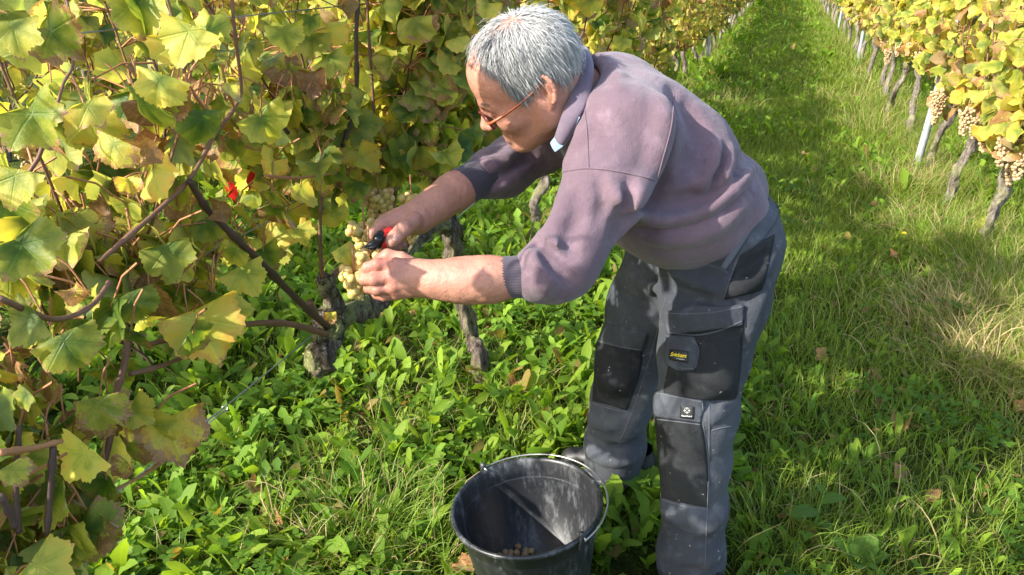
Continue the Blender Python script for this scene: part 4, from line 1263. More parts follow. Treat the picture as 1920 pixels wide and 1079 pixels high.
def person_hand_far():
    c = P(740, 435, 1.41)
    f = Field(np.minimum(P(905, 335, 1.6), c) - np.array([0.13, 0.17, 0.14]), np.maximum(P(905, 335, 1.6), c) + np.array([0.05, 0.05, 0.05]), 0.0023)
    W = P(786, 407, 1.45)
    mcp = [P(716, 424, 1.397), P(722, 420, 1.422), P(733, 420, 1.444), P(747, 422, 1.462)]
    for q, r in zip(mcp, (0.0138, 0.014, 0.0132, 0.012)):
        f.cone(W + (q - W) * 0.1, q, 0.0205, r, 0.016)
    f.chain([P(895, 338, 1.56), P(850, 362, 1.515), P(818, 384, 1.48), W], [0.036, 0.034, 0.029, 0.0245], 0.03)
    f.ell(P(757, 418, 1.425), (0.038, 0.034, 0.021), 0.02)
    finger(f, [mcp[0], P(701, 439, 1.385), P(703, 458, 1.384), P(712, 469, 1.381)], 0.0122, 0.0088)
    finger(f, [mcp[1], P(705, 440, 1.415), P(716, 463, 1.404), P(735, 466, 1.388)], 0.0122, 0.0088)
    finger(f, [mcp[2], P(718, 444, 1.438), P(731, 466, 1.420), P(747, 464, 1.396)], 0.0116, 0.0085)
    finger(f, [mcp[3], P(736, 446, 1.455), P(747, 463, 1.430), P(756, 460, 1.405)], 0.0102, 0.0078)
    finger(f, [P(776, 416, 1.405), P(757, 430, 1.372), P(742, 445, 1.360), P(732, 455, 1.356)], 0.0165, 0.0112, 0.006)
    f.ell(P(734, 453, 1.353), (0.0115, 0.0105, 0.0115), 0.006)
    for q in mcp:
        f.cone(q + (W - q) * 0.1 + np.array([0, -0.002, 0.007]), q + (W - q) * 0.6 + np.array([0, 0, 0.006]), 0.004, 0.003, 0.008)
        f.ell(q + np.array([0, -0.001, 0.005]), (0.0095, 0.0095, 0.009), 0.008)
    f.disp(lambda X: 0.0006 * vnoise(X, 130))
    V, F = f.skin(1)
    return V, F

def person_body():
    """what carries the head and hands under the clothes: neck, trunk, arms and legs in one skin"""
    pts = [P(1098, 178, 1.52), P(1160, 225, 1.55), P(1250, 330, 1.6), P(1350, 440, 1.68)]
    allp = pts + [elbow_n, wrist_n, wrist_f, elbow_f, near_sh, far_sh]
    lo = np.min(allp, axis=0) - 0.2; hi = np.max(allp, axis=0) + 0.2
    lo[2] = 0.6
    f = Field(lo, hi, 0.008)
    f.chain(pts, [0.052, 0.09, 0.1, 0.1], 0.03)
    f.chain([near_sh, elbow_n, P(965, 521, 1.29)], [0.045, 0.034, 0.028], 0.02)
    f.chain([far_sh, elbow_f, P(895, 338, 1.56)], [0.045, 0.036, 0.03], 0.02)
    f.chain([P(1120, 195, 1.53), near_sh], [0.07, 0.05], 0.03)
    f.chain([P(1120, 195, 1.53), far_sh], [0.07, 0.05], 0.03)
    return f.skin(1)
W0 = lambda p: p

mb = MB()
for V, F in (person_head(), person_hand_near(), person_hand_far(), person_body()):
    mb.add(V, F)
person = mb.build('person', M_SKIN, label='grey-haired man in mauve sweatshirt and grey work trousers bending to cut grapes', category='person')

# ---- sweatshirt
def axis_ball(f, c, r, off, k=0.04, lat=None):
    l = LAT if lat is None else lat
    for s in (-1, 0, 1):
        f.ell(c + l * off * s, (r, r, r), k)

def raycaster(V, F):
    bvh = BVHTree.FromPolygons([Vector(v) for v in V], [tuple(int(i) for i in q) for q in F])
    def cast(x, y):
        d = P(x, y, 1.0) - C_O
        h = bvh.ray_cast(Vector(C_O), Vector(d).normalized())
        return (np.array(h[0]), np.array(h[1])) if h[0] is not None else None
    return cast, bvh

def cast_line(cast, pts, step=6):
    """a polyline of pixels laid onto a surface"""
    pts = np.asarray(pts, float)
    n = max(3, int(np.linalg.norm(np.diff(pts, axis=0), axis=1).sum() / step))
    out, nor = [], []
    for x, y in catmull(pts, n):
        h = cast(x, y)
        if h is not None:
            out.append(h[0]); nor.append(h[1])
    return np.array(out), np.array(nor)

def sweat_field(folds=None, h=0.0055):
    lo = np.array([-0.62, 1.0, 0.76]); hi = np.array([0.24, 2.06, 1.46])
    f = Field(lo, hi, h)
    A = P(1335, 418, 1.66); B = P(1285, 368, 1.62); C = P(1228, 305, 1.58); D = P(1172, 245, 1.55); E = P(1140, 208, 1.54)
    LH = LAT * 0.4 + Y1 * 0.6; LH /= np.linalg.norm(LH)
    for s in (-1, 1):
        f.chain([A + LH * 0.055 * s, B + LH * 0.06 * s, C + LAT * 0.06 * s, D + LAT * 0.065 * s], [0.115, 0.128, 0.130, 0.120], 0.05)
    f.chain([D, E], [0.122, 0.095], 0.05)
    f.ell(P(1235, 375, 1.55), (0.125, 0.13, 0.105), 0.06)           # belly
    # yoke to both shoulders
    f.chain([E, near_sh], [0.088, 0.086], 0.05)
    f.chain([E, far_sh], [0.088, 0.08], 0.05)
    # the roll of cloth above the belt
    roll = [P(1275, 448, 1.50), P(1330, 428, 1.51), P(1375, 392, 1.55), P(1388, 352, 1.64), P(1368, 325, 1.76), P(1320, 322, 1.85)]
    f.chain(roll, [0.035, 0.04, 0.042, 0.044, 0.042, 0.04], 0.045)
    # sleeves
    m1 = P(1128, 365, 1.335)
    f.chain([near_sh, m1, elbow_n, P(1018, 512, 1.287), P(1004, 517, 1.287)], [0.085, 0.069, 0.0565, 0.045, 0.037], 0.03)
    f.ell(P(1045, 528, 1.30), (0.04, 0.035, 0.024), 0.03)
    f.chain([far_sh, P(1010, 268, 1.68), elbow_f, P(920, 324, 1.585), P(908, 330, 1.57)], [0.08, 0.066, 0.056, 0.046, 0.04], 0.03)
    f.ell(P(955, 338, 1.62), (0.035, 0.035, 0.03), 0.03)
    # sleeve and trunk stay apart below the armpit
    if folds:
        for pts, r, op, k in folds:
            f.chain(list(pts), list(np.interp(np.linspace(0, 1, len(pts)), [0, 0.2, 0.8, 1], [r * 0.5, r, r, r * 0.45])), k, op)
    # neck hole
    f.chain([P(1092, 185, 1.5), P(1035, 160, 1.43)], [0.060, 0.082], 0.015, 'sub')
    f.disp(lambda X: 0.0035 * vnoise(X, 11) + 0.0016 * vnoise(X + 3, 27))
    return f

V0, F0 = sweat_field(None, 0.012).skin(1)
cast0, _ = raycaster(V0, F0)
FOLDS = []
def fold(pts, r=0.011, op='add', k=0.022, sink=0.0):
    q, n = cast_line(cast0, pts, 14)
    if len(q) > 2:
        FOLDS.append((q - n * sink, r, op, k))
fold([(1175, 398), (1250, 408), (1320, 388), (1372, 352), (1412, 312)], 0.013, sink=0.003)
fold([(1190, 372), (1255, 385), (1320, 364), (1368, 328), (1400, 296)], 0.009, 'sub', 0.02, sink=-0.004)
fold([(1200, 430), (1270, 438), (1335, 418), (1385, 380), (1418, 345)], 0.008, 'sub', 0.02, sink=-0.003)
fold([(1232, 448), (1300, 442), (1362, 412), (1404, 370)], 0.011, sink=0.003)
fold([(1345, 270), (1335, 310), (1318, 352)], 0.008, sink=0.002)
fold([(1372, 282), (1362, 318), (1345, 345)], 0.007, sink=0.002)
fold([(1358, 278), (1348, 315), (1332, 348)], 0.006, 'sub', 0.014, sink=-0.002)
fold([(1262, 168), (1262, 240), (1236, 335), (1196, 392), (1150, 442)], 0.011, 'sub', 0.02, sink=-0.004)
fold([(1240, 190), (1240, 250), (1215, 330), (1178, 385)], 0.012, 'add', 0.03, sink=0.004)
fold([(1005, 432), (1024, 460), (1070, 474)], 0.009, 'add', 0.028, sink=0.004)
fold([(1000, 448), (1018, 474), (1056, 490)], 0.006, 'sub', 0.02, sink=-0.004)
fold([(990, 480), (1022, 500), (1048, 536)], 0.008, sink=0.001)
fold([(1018, 482), (1045, 505), (1070, 530)], 0.006, 'sub', 0.012, sink=-0.002)
fold([(1000, 515), (1015, 535), (1022, 550)], 0.007, sink=0.001)
fold([(1122, 335), (1140, 372), (1128, 402)], 0.007, 'sub', 0.02, sink=-0.003)
fold([(1145, 345), (1165, 378), (1190, 380)], 0.009, 'add', 0.02, sink=0.003)
fold([(1178, 350), (1172, 392), (1150, 415)], 0.006, 'sub', 0.018, sink=-0.002)
fold([(1065, 365), (1052, 405), (1030, 435)], 0.009, 'add', 0.02, sink=0.003)
fold([(1085, 410), (1065, 445), (1075, 475)], 0.006, 'sub', 0.016, sink=-0.002)
fold([(1120, 108), (1150, 128), (1160, 165)], 0.007, sink=0.002)
fold([(1105, 235), (1078, 280), (1062, 320)], 0.009, sink=0.003)
fold([(975, 272), (945, 300), (905, 312)], 0.010, sink=0.002)
fold([(1000, 290), (960, 318), (920, 345)], 0.008, 'sub', 0.014, sink=-0.002)
fold([(990, 318), (955, 340), (930, 352)], 0.009, sink=0.001)
fold([(1290, 200), (1310, 260), (1290, 320)], 0.010, 'sub', 0.03, sink=-0.006)
Vs, Fs = sweat_field(FOLDS).skin(1)
sweat = obj('sweatshirt', Vs, Fs, M_SWEAT, person)
castS, bvhS = raycaster(Vs, Fs)

def stitch_line(name, cast, pts, r, mat, parent, lift=0.0006):
    q, n = cast_line(cast, pts, 5)
    if len(q) < 3: return
    V, F = tube(q + n * lift, r, 5)
    return obj(name, V, F, mat, parent)
stitch_line('seam', castS, [(1052, 323), (1105, 317), (1165, 324), (1228, 339)], 0.0016, M_SWEAT, sweat)
stitch_line('seam', castS, [(1095, 195), (1101, 250), (1104, 316)], 0.0012, M_SWEAT, sweat)
stitch_line('seam', castS, [(1262, 180), (1258, 240), (1232, 335)], 0.0014, M_SWEAT, sweat)
# ribbed cuffs and hem
def rib_band(name, path, rad, parent, ribs=46, mat=M_RIB, seg=184, amp=0.012):
    V, F = tube(path, rad, seg, True, wob=lambda i, a: 1 + amp * np.sin(a * ribs))
    return obj(name, V, F, mat, parent)
rib_band('cuff', catmull([P(1000, 518, 1.287), P(972, 520, 1.287), P(950, 521, 1.289), P(936, 521.5, 1.29)], 9), [0.0385, 0.0365, 0.036, 0.0357, 0.0355, 0.0355, 0.0355, 0.0355, 0.034], sweat)
rib_band('cuff', catmull([P(906, 330, 1.568), P(884, 342, 1.545), P(872, 349, 1.534), P(862, 354, 1.526)], 9), [0.041, 0.040, 0.0395, 0.039, 0.039, 0.039, 0.039, 0.039, 0.0375], sweat)
# collar: a soft band folded down round the neck and open at the throat, the shirt collar showing under its points
def on_shirt(x, y, d, lift=0.005):
    h = castS(x, y)
    if h is not None:
        d = min(d, (h[0] - C_O) @ C_F - lift)
    return P(x, y, d)
def strip(name, inner, outer, mat, th=0.0035, puff=0.012, tuck=0.03, n=40):
    I, O = catmull(inner, n), catmull(outer, n)
    cen = (I.mean(0) + O.mean(0)) / 2
    rows = []
    dn = P(1120, 215, 1.52) - P(1050, 170, 1.45); dn /= np.linalg.norm(dn)
    for a, b in zip(I, O):
        out = (a + b) / 2 - NECK; out -= dn * (out @ dn); out /= np.linalg.norm(out) + 1e-9
        pr = catmull([a + dn * tuck - out * 0.004, a + dn * tuck * 0.3, a - dn * 0.004 + out * 0.003, a * 0.55 + b * 0.45 + out * puff - dn * 0.004, a * 0.15 + b * 0.85 + out * puff * 0.6, b, b - out * 0.004 + dn * 0.002], 14)
        rows.append(pr)
    V = np.array(rows); m = V.shape[1]
    V = V + 0.0025 * np.stack([vnoise(V + k * 3.1, 24) for k in range(3)], -1)
    i = np.arange(n - 1)[:, None] * m; j = np.arange(m - 1)[None, :]
    F = np.stack([i + j, i + j + 1, i + m + j + 1, i + m + j], -1).reshape(-1, 4)
    o = obj(name, V.reshape(-1, 3), F, mat, sweat)
    md = o.modifiers.new('thickness', 'SOLIDIFY'); md.thickness = th; md.offset = 0
    return o
NECK = P(1062, 178, 1.475)
strip('collar', [P(1000, 232, 1.52), P(1010, 190, 1.575), P(1038, 135, 1.58), P(1070, 106, 1.51), P(1084, 118, 1.43), P(1080, 145, 1.385), P(1073, 175, 1.362), P(1064, 205, 1.356), P(1050, 238, 1.362), P(1042, 258, 1.372)],
      [P(992, 262, 1.55), P(990, 205, 1.63), P(1030, 122, 1.67), P(1085, 90, 1.57), on_shirt(1104, 102, 1.46), on_shirt(1110, 135, 1.39), on_shirt(1106, 170, 1.362), on_shirt(1093, 207, 1.352), on_shirt(1074, 243, 1.355), on_shirt(1056, 268, 1.365)], M_COLLAR)
strip('shirt_collar', [P(1072, 208, 1.37), P(1060, 230, 1.37), P(1046, 252, 1.376), P(1034, 268, 1.385)],
      [on_shirt(1088, 222, 1.362, 0.006), on_shirt(1074, 248, 1.362, 0.006), on_shirt(1058, 271, 1.37, 0.006), P(1040, 285, 1.378)], M_SHIRT, 0.002, 0.003, 0.01, 16)

# ---- trousers
def trouser_field(folds=None, h=0.0055):
    f = Field((-0.5, 1.25, -0.02), (0.3, 2.25, 1.06), h)
    LH = np.array([0.12, 1.0, 0.0]); LH /= np.linalg.norm(LH)
    pc = P(1348, 436, 1.68)
    for s in (-1, 1):
        f.ell(pc + LH * 0.06 * s, (0.118, 0.125, 0.115), 0.05)
    f.ell(P(1372, 465, 1.60), (0.106, 0.115, 0.118), 0.05)
    f.ell(P(1348, 434, 1.84), (0.105, 0.11, 0.118), 0.05)
    f.chain([P(1350, 475, 1.63), P(1340, 560, 1.63), P(1320, 665, 1.65), P(1306, 770, 1.69), P(1304, 860, 1.75), P(1303, 950, 1.81), P(1297, 1035, 1.885), P(1291, 1120, 1.965)],
            [0.113, 0.111, 0.094, 0.087, 0.075, 0.071, 0.079, 0.083], 0.035)
    f.chain([P(1268, 480, 1.86), P(1215, 580, 1.93), P(1182, 670, 2.0), P(1166, 750, 2.1), P(1152, 830, 2.21), P(1148, 872, 2.27)],
            [0.118, 0.100, 0.089, 0.083, 0.083, 0.086], 0.035)
    if folds:
        for pts, r, op, k in folds:
            f.chain(list(pts), list(np.interp(np.linspace(0, 1, len(pts)), [0, 0.2, 0.8, 1], [r * 0.5, r, r, r * 0.45])), k, op)
    f.disp(lambda X: 0.0045 * vnoise(X * np.array([1, 1, 0.8]), 9) + 0.002 * vnoise(X + 5, 24))
    f.clip((0, 0, 0.045), (0, 0, -1))
    return f
V0, F0 = trouser_field(None, 0.012).skin(1)
cast0, _ = raycaster(V0, F0)
FOLDS = []
fold([(1255, 500), (1300, 530), (1345, 545)], 0.008, sink=0.002)
fold([(1250, 535), (1290, 560), (1330, 565)], 0.007, 'sub', 0.02, sink=-0.002)
fold([(1440, 500), (1400, 530), (1365, 545)], 0.009, sink=0.002)
fold([(1448, 470), (1410, 500), (1375, 520)], 0.006, 'sub', 0.018, sink=-0.002)
fold([(1435, 540), (1410, 590), (1400, 650)], 0.008, 'add', 0.02, sink=0.002)
fold([(1375, 760), (1345, 775), (1320, 800)], 0.008, 'add', 0.02, sink=0.002)
fold([(1380, 735), (1350, 752), (1325, 765)], 0.006, 'sub', 0.016, sink=-0.002)
fold([(1245, 950), (1275, 975), (1310, 965)], 0.009, 'add', 0.03, sink=0.004)
fold([(1360, 960), (1330, 985), (1290, 1000)], 0.009, 'add', 0.03, sink=0.004)
fold([(1250, 985), (1285, 1010), (1330, 1015)], 0.007, 'sub', 0.025, sink=-0.004)
fold([(1235, 1030), (1270, 1045), (1310, 1030)], 0.010, 'add', 0.03, sink=0.005)
fold([(1230, 1055), (1270, 1070), (1320, 1060)], 0.007, 'sub', 0.025, sink=-0.004)
fold([(1355, 1020), (1335, 1045), (1300, 1055)], 0.010, 'add', 0.03, sink=0.005)
fold([(1175, 500), (1200, 530), (1235, 545)], 0.010, 'add', 0.02, sink=0.002)
fold([(1160, 545), (1190, 565), (1225, 575)], 0.008, 'sub', 0.02, sink=-0.002)
fold([(1120, 700), (1150, 715), (1195, 705)], 0.010, 'add', 0.02, sink=0.002)
fold([(1118, 735), (1150, 755), (1195, 740)], 0.008, 'sub', 0.02, sink=-0.003)
fold([(1105, 785), (1140, 800), (1180, 790)], 0.011, 'add', 0.03, sink=0.006)
fold([(1215, 740), (1180, 800), (1165, 830)], 0.012, 'add', 0.025, sink=0.002)
fold([(1100, 820), (1140, 845), (1190, 830)], 0.008, 'sub', 0.025, sink=-0.005)
fold([(1105, 850), (1145, 866), (1190, 855)], 0.010, 'add', 0.03, sink=0.006)
Vt, Ft = trouser_field(FOLDS).skin(1)
trousers = obj('trousers', Vt, Ft, M_TROU, person)
castT, bvhT = raycaster(Vt, Ft)

def patch(name, rows, mat, parent, lift=0.004, nx=16, ny=16, puff=0.0, cast=castT, lab=None):
    """a piece of cloth sewn on: rows of (left, right) pixels laid onto the surface, with a turned-in edge"""
    rows = np.asarray(rows, float)
    Lc, Rc = catmull(rows[:, 0], ny), catmull(rows[:, 1], ny)
    G = np.full((ny, nx, 3), np.nan); Nn = np.zeros((ny, nx, 3))
    for j in range(ny):
        for i in range(nx):
            q = Lc[j] + (Rc[j] - Lc[j]) * i / (nx - 1)
            h = cast(*q)
            if h is not None:
                G[j, i] = h[0]; Nn[j, i] = h[1]
    for _ in range(6):
        bad = np.isnan(G[..., 0])
        if not bad.any(): break
        for j, i in np.argwhere(bad):
            w = [(j + a, i + b) for a, b in ((0, 1), (0, -1), (1, 0), (-1, 0)) if 0 <= j + a < ny and 0 <= i + b < nx and not np.isnan(G[j + a, i + b, 0])]
            if w:
                dd = np.mean([(G[x] - C_O) @ C_F for x in w]) + 0.006
                q = Lc[j] + (Rc[j] - Lc[j]) * i / (nx - 1)
                G[j, i] = P(q[0], q[1], dd); Nn[j, i] = np.mean([Nn[x] for x in w], axis=0)
    Nn /= np.linalg.norm(Nn, axis=-1, keepdims=True) + 1e-9
    u = np.linspace(0, 1, nx)[None, :]; v = np.linspace(0, 1, ny)[:, None]
    bul = np.clip(4 * u * (1 - u), 0, 1) * np.clip(4 * v * (1 - v), 0, 1)
    T = G + Nn * (lift + puff * bul)[..., None]
    Bt = G - Nn * 0.004
    m = nx * ny
    idx = np.arange(m).reshape(ny, nx)
    F = [np.stack([idx[:-1, :-1], idx[1:, :-1], idx[1:, 1:], idx[:-1, 1:]], -1).reshape(-1, 4)]
    ring = np.concatenate([idx[0, :], idx[1:, -1], idx[-1, -2::-1], idx[-2:0:-1, 0]])
    # a rim at full height, slightly outside the grid, then the wall down
    r2 = np.roll(ring, -1)
    V = np.concatenate([T.reshape(-1, 3), Bt.reshape(-1, 3)])
    F.append(np.stack([ring, r2, r2 + m, ring + m], -1))
    o = obj(name, V, F, mat, parent)
    if lab: o['label'] = lab
    return o
patch('seat_panel', [((1392, 470), (1452, 440)), ((1372, 520), (1440, 500)), ((1358, 562), (1428, 545))], M_TROUD, trousers, 0.002, 14, 14)
patch('pocket', [((1262, 615), (1396, 600)), ((1256, 680), (1388, 680)), ((1246, 735), (1380, 742)), ((1262, 742), (1366, 752))], M_TROUD, trousers, 0.003, 24, 24, 0.006, lab='dark thigh pocket with worn scratches')
patch('pocket', [((1312, 640), (1388, 628)), ((1311, 690), (1384, 690)), ((1314, 748), (1374, 746))], M_TROUD, trousers, 0.007, 16, 18, 0.010)
patch('pocket_flap', [((1251, 583), (1391, 571)), ((1252, 602), (1394, 590)), ((1258, 627), (1393, 606))], M_TROU, trousers, 0.011, 26, 10, 0.004)
patch('phone_flap', [((1257, 628), (1304, 631)), ((1254, 655), (1310, 652)), ((1253, 678), (1308, 676)), ((1276, 693), (1303, 692))], M_TROU, trousers, 0.012, 14, 14, 0.002)
patch('knee_band', [((1231, 734), (1318, 752)), ((1229, 760), (1317, 772)), ((1230, 780), (1314, 792))], M_TROU, trousers, 0.006, 18, 10, 0.001)
patch('knee_pad', [((1231, 782), (1314, 793)), ((1234, 830), (1322, 838)), ((1239, 885), (1327, 898)), ((1243, 934), (1327, 951))], M_TROUD, trousers, 0.004, 18, 24, 0.004)
patch('knee_pad', [((1121, 642), (1204, 655)), ((1117, 690), (1200, 696)), ((1113, 752), (1176, 769))], M_TROUD, trousers, 0.004, 16, 20, 0.004)
patch('knee_band', [((1136, 606), (1214, 625)), ((1128, 630), (1208, 648)), ((1122, 644), (1204, 656))], M_TROU, trousers, 0.006, 14, 8)
patch('waistband', [((1295, 478), (1306, 498)), ((1345, 465), (1360, 490)), ((1395, 438), (1415, 462)), ((1428, 398), (1454, 416)), ((1440, 372), (1458, 388))], M_TROU, trousers, 0.003, 8, 26)
patch('belt_loop', [((1391, 440), (1399, 446)), ((1376, 462), (1386, 467)), ((1362, 482), (1372, 488)), ((1352, 500), (1360, 505))], M_SEAM, trousers, 0.009, 5, 14)
bm_ = [np.array([v.co for v in o.data.vertices]) for o in [trousers] + list(trousers.children)]
of = np.cumsum([0] + [len(b) for b in bm_])
castP, _ = raycaster(np.concatenate(bm_), [tuple(i + of[k] for i in p.vertices) for k, o in enumerate([trousers] + list(trousers.children)) for p in o.data.polygons])
for pts in ([(1330, 762), (1329, 860), (1326, 960), (1322, 1060)], [(1318, 792), (1328, 870), (1329, 950)], [(1385, 478), (1370, 520), (1358, 562)],
            [(1256, 624), (1306, 629), (1350, 620), (1391, 603)], [(1253, 588), (1320, 588), (1391, 577)], [(1232, 738), (1275, 746), (1318, 755)], [(1232, 787), (1275, 792), (1313, 797)],
            [(1243, 938), (1285, 950), (1326, 955)], [(1248, 560), (1222, 660), (1190, 760), (1160, 835)], [(1122, 640), (1160, 650), (1204, 658)], [(1113, 757), (1140, 766), (1176, 773)],
            [(1317, 757), (1318, 775), (1315, 792)], [(1300, 640), (1310, 655), (1307, 678), (1302, 691), (1278, 692)], [(1308, 497), (1340, 500), (1365, 512)], [(1334, 808), (1352, 803), (1370, 800)]):
    stitch_line('stitching', castP, pts, 0.0012, M_SEAM, trousers, 0.0004)

# woven labels with their lettering
def text_on(body, px, py, wpx, rot, mat, name, parent, cast, lift, shear=0.0, hscale=1.0):
    c = bpy.data.curves.new('txt', 'FONT')
    c.body = body; c.size = 1; c.shear = shear; c.align_x = 'CENTER'; c.align_y = 'CENTER'; c.resolution_u = 2; c.offset = 0.02
    t = bpy.data.objects.new('txt', c)
    COL.objects.link(t)
    dg = bpy.context.evaluated_depsgraph_get()
    me = bpy.data.meshes.new_from_object(t.evaluated_get(dg))
    n = len(me.vertices)
    co = np.zeros(n * 3); me.vertices.foreach_get('co', co); co = co.reshape(-1, 3)
    polys = [tuple(p.vertices) for p in me.polygons]
    bpy.data.objects.remove(t); bpy.data.curves.remove(c); bpy.data.meshes.remove(me)
    w = np.ptp(co[:, 0])
    k = wpx / w
    ca, sa = math.cos(rot), math.sin(rot)
    h0 = cast(px, py)
    if h0 is None: return
    V = []
    for x, y, _ in co:
        x *= k; y *= k * hscale
        qx, qy = px + x * ca + y * sa, py + x * sa - y * ca
        h = cast(qx, qy) or h0
        V.append(h[0] + h[1] * lift)
    mo = bpy.data.meshes.new(name)
    mo.from_pydata([tuple(v) for v in V], [], polys)
    mo.materials.append(mat)
    return link(name, mo, parent)
patch('logo_patch', [((1264, 655), (1296, 658)), ((1263, 667), (1295, 669)), ((1263, 675), (1295, 679))], M_BLACK, trousers, 0.0155, 6, 5, lab='black woven label with yellow lettering')
text_on('Snickers', 1279, 665.5, 27, 0.06, M_YEL, 'lettering', trousers, castT, 0.0165, 0.35, 1.25)
text_on('WORKWEAR', 1283, 672.5, 14, 0.06, M_WHT, 'lettering', trousers, castT, 0.0165)
patch('knee_label', [((1278, 760), (1302, 762)), ((1278, 771), (1302, 773)), ((1277, 782), (1301, 784))], M_BLACK, trousers, 0.0085, 6, 6, lab='small black label with a white compass mark')
text_on('KneeGuard', 1289.5, 778.5, 18, 0.06, M_WHT, 'lettering', trousers, castT, 0.0095)
mk = MB()
for a in np.linspace(0, 2 * math.pi, 5)[:-1]:
    pa = [(1290 + 2.2 * math.cos(a + t), 768.5 + 2.2 * math.sin(a + t)) for t in (-0.5, 0.5)] + [(1290 + 6.5 * math.cos(a), 768.5 + 6.5 * math.sin(a))]
    V = [castT(*q)[0] + castT(*q)[1] * 0.0095 for q in pa]
    mk.add(V, np.array([[0, 1, 2]]))
q = [castT(1290 + 4.8 * math.cos(a), 768.5 + 4.8 * math.sin(a)) for a in np.linspace(0, 2 * math.pi, 21)]
V, F = tube([h[0] + h[1] * 0.0093 for h in q], 0.0004, 4); mk.add(V, F)
mk.build('emblem', M_WHT, trousers, False)

# ---- boots
def boot(ank, name):
    a = np.array(ank)
    f = Field(a + np.array([-0.26, -0.09, -a[2] - 0.01]), a + np.array([0.12, 0.09, 0.12]), 0.005)
    b = np.array([a[0], a[1], 0])
    f.chain([b + (0.03, 0, 0.06), b + (-0.08, -0.004, 0.055), b + (-0.18, -0.008, 0.038)], [0.045, 0.046, 0.036], 0.02)
    f.chain([b + (0.02, 0, 0.06), b + (0.01, 0, 0.16)], [0.045, 0.05], 0.03)
    f.clip(b + (0, 0, 0.004), (0, 0, -1))
    V, F = f.skin(1)
    o = obj(name, V, F, M_BOOT, person)
    f = Field(b + np.array([-0.26, -0.09, -0.01]), b + np.array([0.12, 0.09, 0.06]), 0.005)
    f.chain([b + (0.035, 0, 0.02), b + (-0.08, -0.004, 0.02), b + (-0.18, -0.008, 0.02)], [0.047, 0.049, 0.04], 0.02)
    f.clip(b + (0, 0, 0.002), (0, 0, -1)); f.clip(b + (0, 0, 0.026), (0, 0, 1))
    V, F = f.skin(0)
    obj('sole', V, F, M_BLACK, o)
boot(PG(1330, 1170), 'boot')
boot(PG(1150, 892) + np.array([0.05, 0.0, 0]), 'boot')

# ---- hair: a thin cap under a few thousand locks
def hair_mat():
    m = NT('grey_hair')
    at = m.n('Attribute', attribute_name='tint')
    m.set(col=at.outputs['Color'], rough=0.45, spec=0.45)
    return m.m
M_HAIR = hair_mat()
hc, hr = np.array([-0.014, 0, 0.033]), np.array([0.0995, 0.0765, 0.0895])
def hair_density(p):
    x, y, z = p[:, 0], np.abs(p[:, 1]), p[:, 2]
    xb = np.interp(z, [-0.06, -0.03, -0.02, 0.02, 0.05, 0.075, 0.095, 0.11], [-0.052, -0.048, 0.004, 0.026, 0.032, 0.026, 0.040, 0.062])
    d = np.clip((xb - x) / 0.012, 0, 1)
    ear = (np.abs(x + 0.030) < 0.026) & (z < 0.036) & (z > -0.045) & (y > 0.05)
    d = np.where(ear, 0, d)
    d = np.where((z < -0.02) & (x > -0.052) & (x < -0.004), 0, d)
    d = np.where(z < -0.055, 0, d)
    crown = np.linalg.norm(p - np.array([-0.028, 0, 0.121]), axis=1)
    d = d * np.clip((crown - 0.012) / 0.045, 0.22, 1)
    frontal = np.linalg.norm((p - np.array([0.045, 0, 0.112])) * np.array([1, 0.8, 1]), axis=1)
    d = d * np.clip(0.15 + frontal / 0.085, 0.0, 1)
    return d
N = 52000
g = rng.normal(size=(N, 3)); g /= np.linalg.norm(g, axis=1)[:, None]
p0 = hc + g * hr
den = hair_density(p0)
keep = rng.random(N) < den * 0.8
p0 = p0[keep]; den = den[keep]
nrm = (p0 - hc) / hr ** 2; nrm /= np.linalg.norm(nrm, axis=1)[:, None]
whorl = np.array([-0.045, 0.005, 0.118])
flow = p0 - whorl
flow /= np.linalg.norm(flow, axis=1)[:, None] + 1e-6
side = np.clip(np.abs(p0[:, 1]) / 0.07, 0, 1)[:, None]
flow = flow * (1 - 0.55 * side) + np.array([-0.10, 0, -0.95]) * side
back = np.clip((-p0[:, 0] - 0.03) / 0.06, 0, 1)[:, None]
flow = flow * (1 - 0.6 * back) + np.array([0.1, 0, -1.0]) * 0.7 * back
flow += 0.16 * rng.normal(size=flow.shape) + 0.3 * np.stack([vnoise(p0 + 9, 45), vnoise(p0 + 5, 45), vnoise(p0 + 2, 45)], -1)
flow -= nrm * np.sum(flow * nrm, 1)[:, None]
flow /= np.linalg.norm(flow, axis=1)[:, None]
ln = (0.022 + 0.020 * rng.random(len(p0))) * np.where(den < 0.5, 0.75, 1.0)
lift = 0.002 + 0.009 * rng.random(len(p0)) ** 2 + 0.010 * (rng.random(len(p0)) < 0.05) + 0.004 * np.clip(vnoise(p0, 40), 0, 1)
wid = 0.00035 + 0.00035 * rng.random(len(p0))
sd = np.cross(nrm, flow)
segs = 5
rows = []
for k in range(segs + 1):
    t = k / segs
    q = p0 + flow * (ln * t)[:, None]
    # stay on the skull's curve, raised a little
    e = (q - hc) / hr
    q = hc + e / np.linalg.norm(e, axis=1)[:, None] * hr
    nn = (q - hc) / hr ** 2; nn /= np.linalg.norm(nn, axis=1)[:, None]
    q = q + nn * (lift * math.sin(min(1, t * 1.6) * math.pi / 2) + 0.001 - 0.002 * t * t)[:, None] if False else q + nn * (lift * math.sin(min(1.0, t * 1.4) * math.pi / 2))[:, None]
    w = (wid * (1 - 0.75 * t * t))[:, None]
    rows.append(np.stack([q - sd * w, q + nn * 0.0004, q + sd * w], 1))
S = np.stack(rows, 1)                       # n, segs+1, 3, 3
n = len(p0)
base = np.arange(n)[:, None, None] * (segs + 1) * 3
kk = np.arange(segs)[None, :, None] * 3
jj = np.arange(2)[None, None, :]
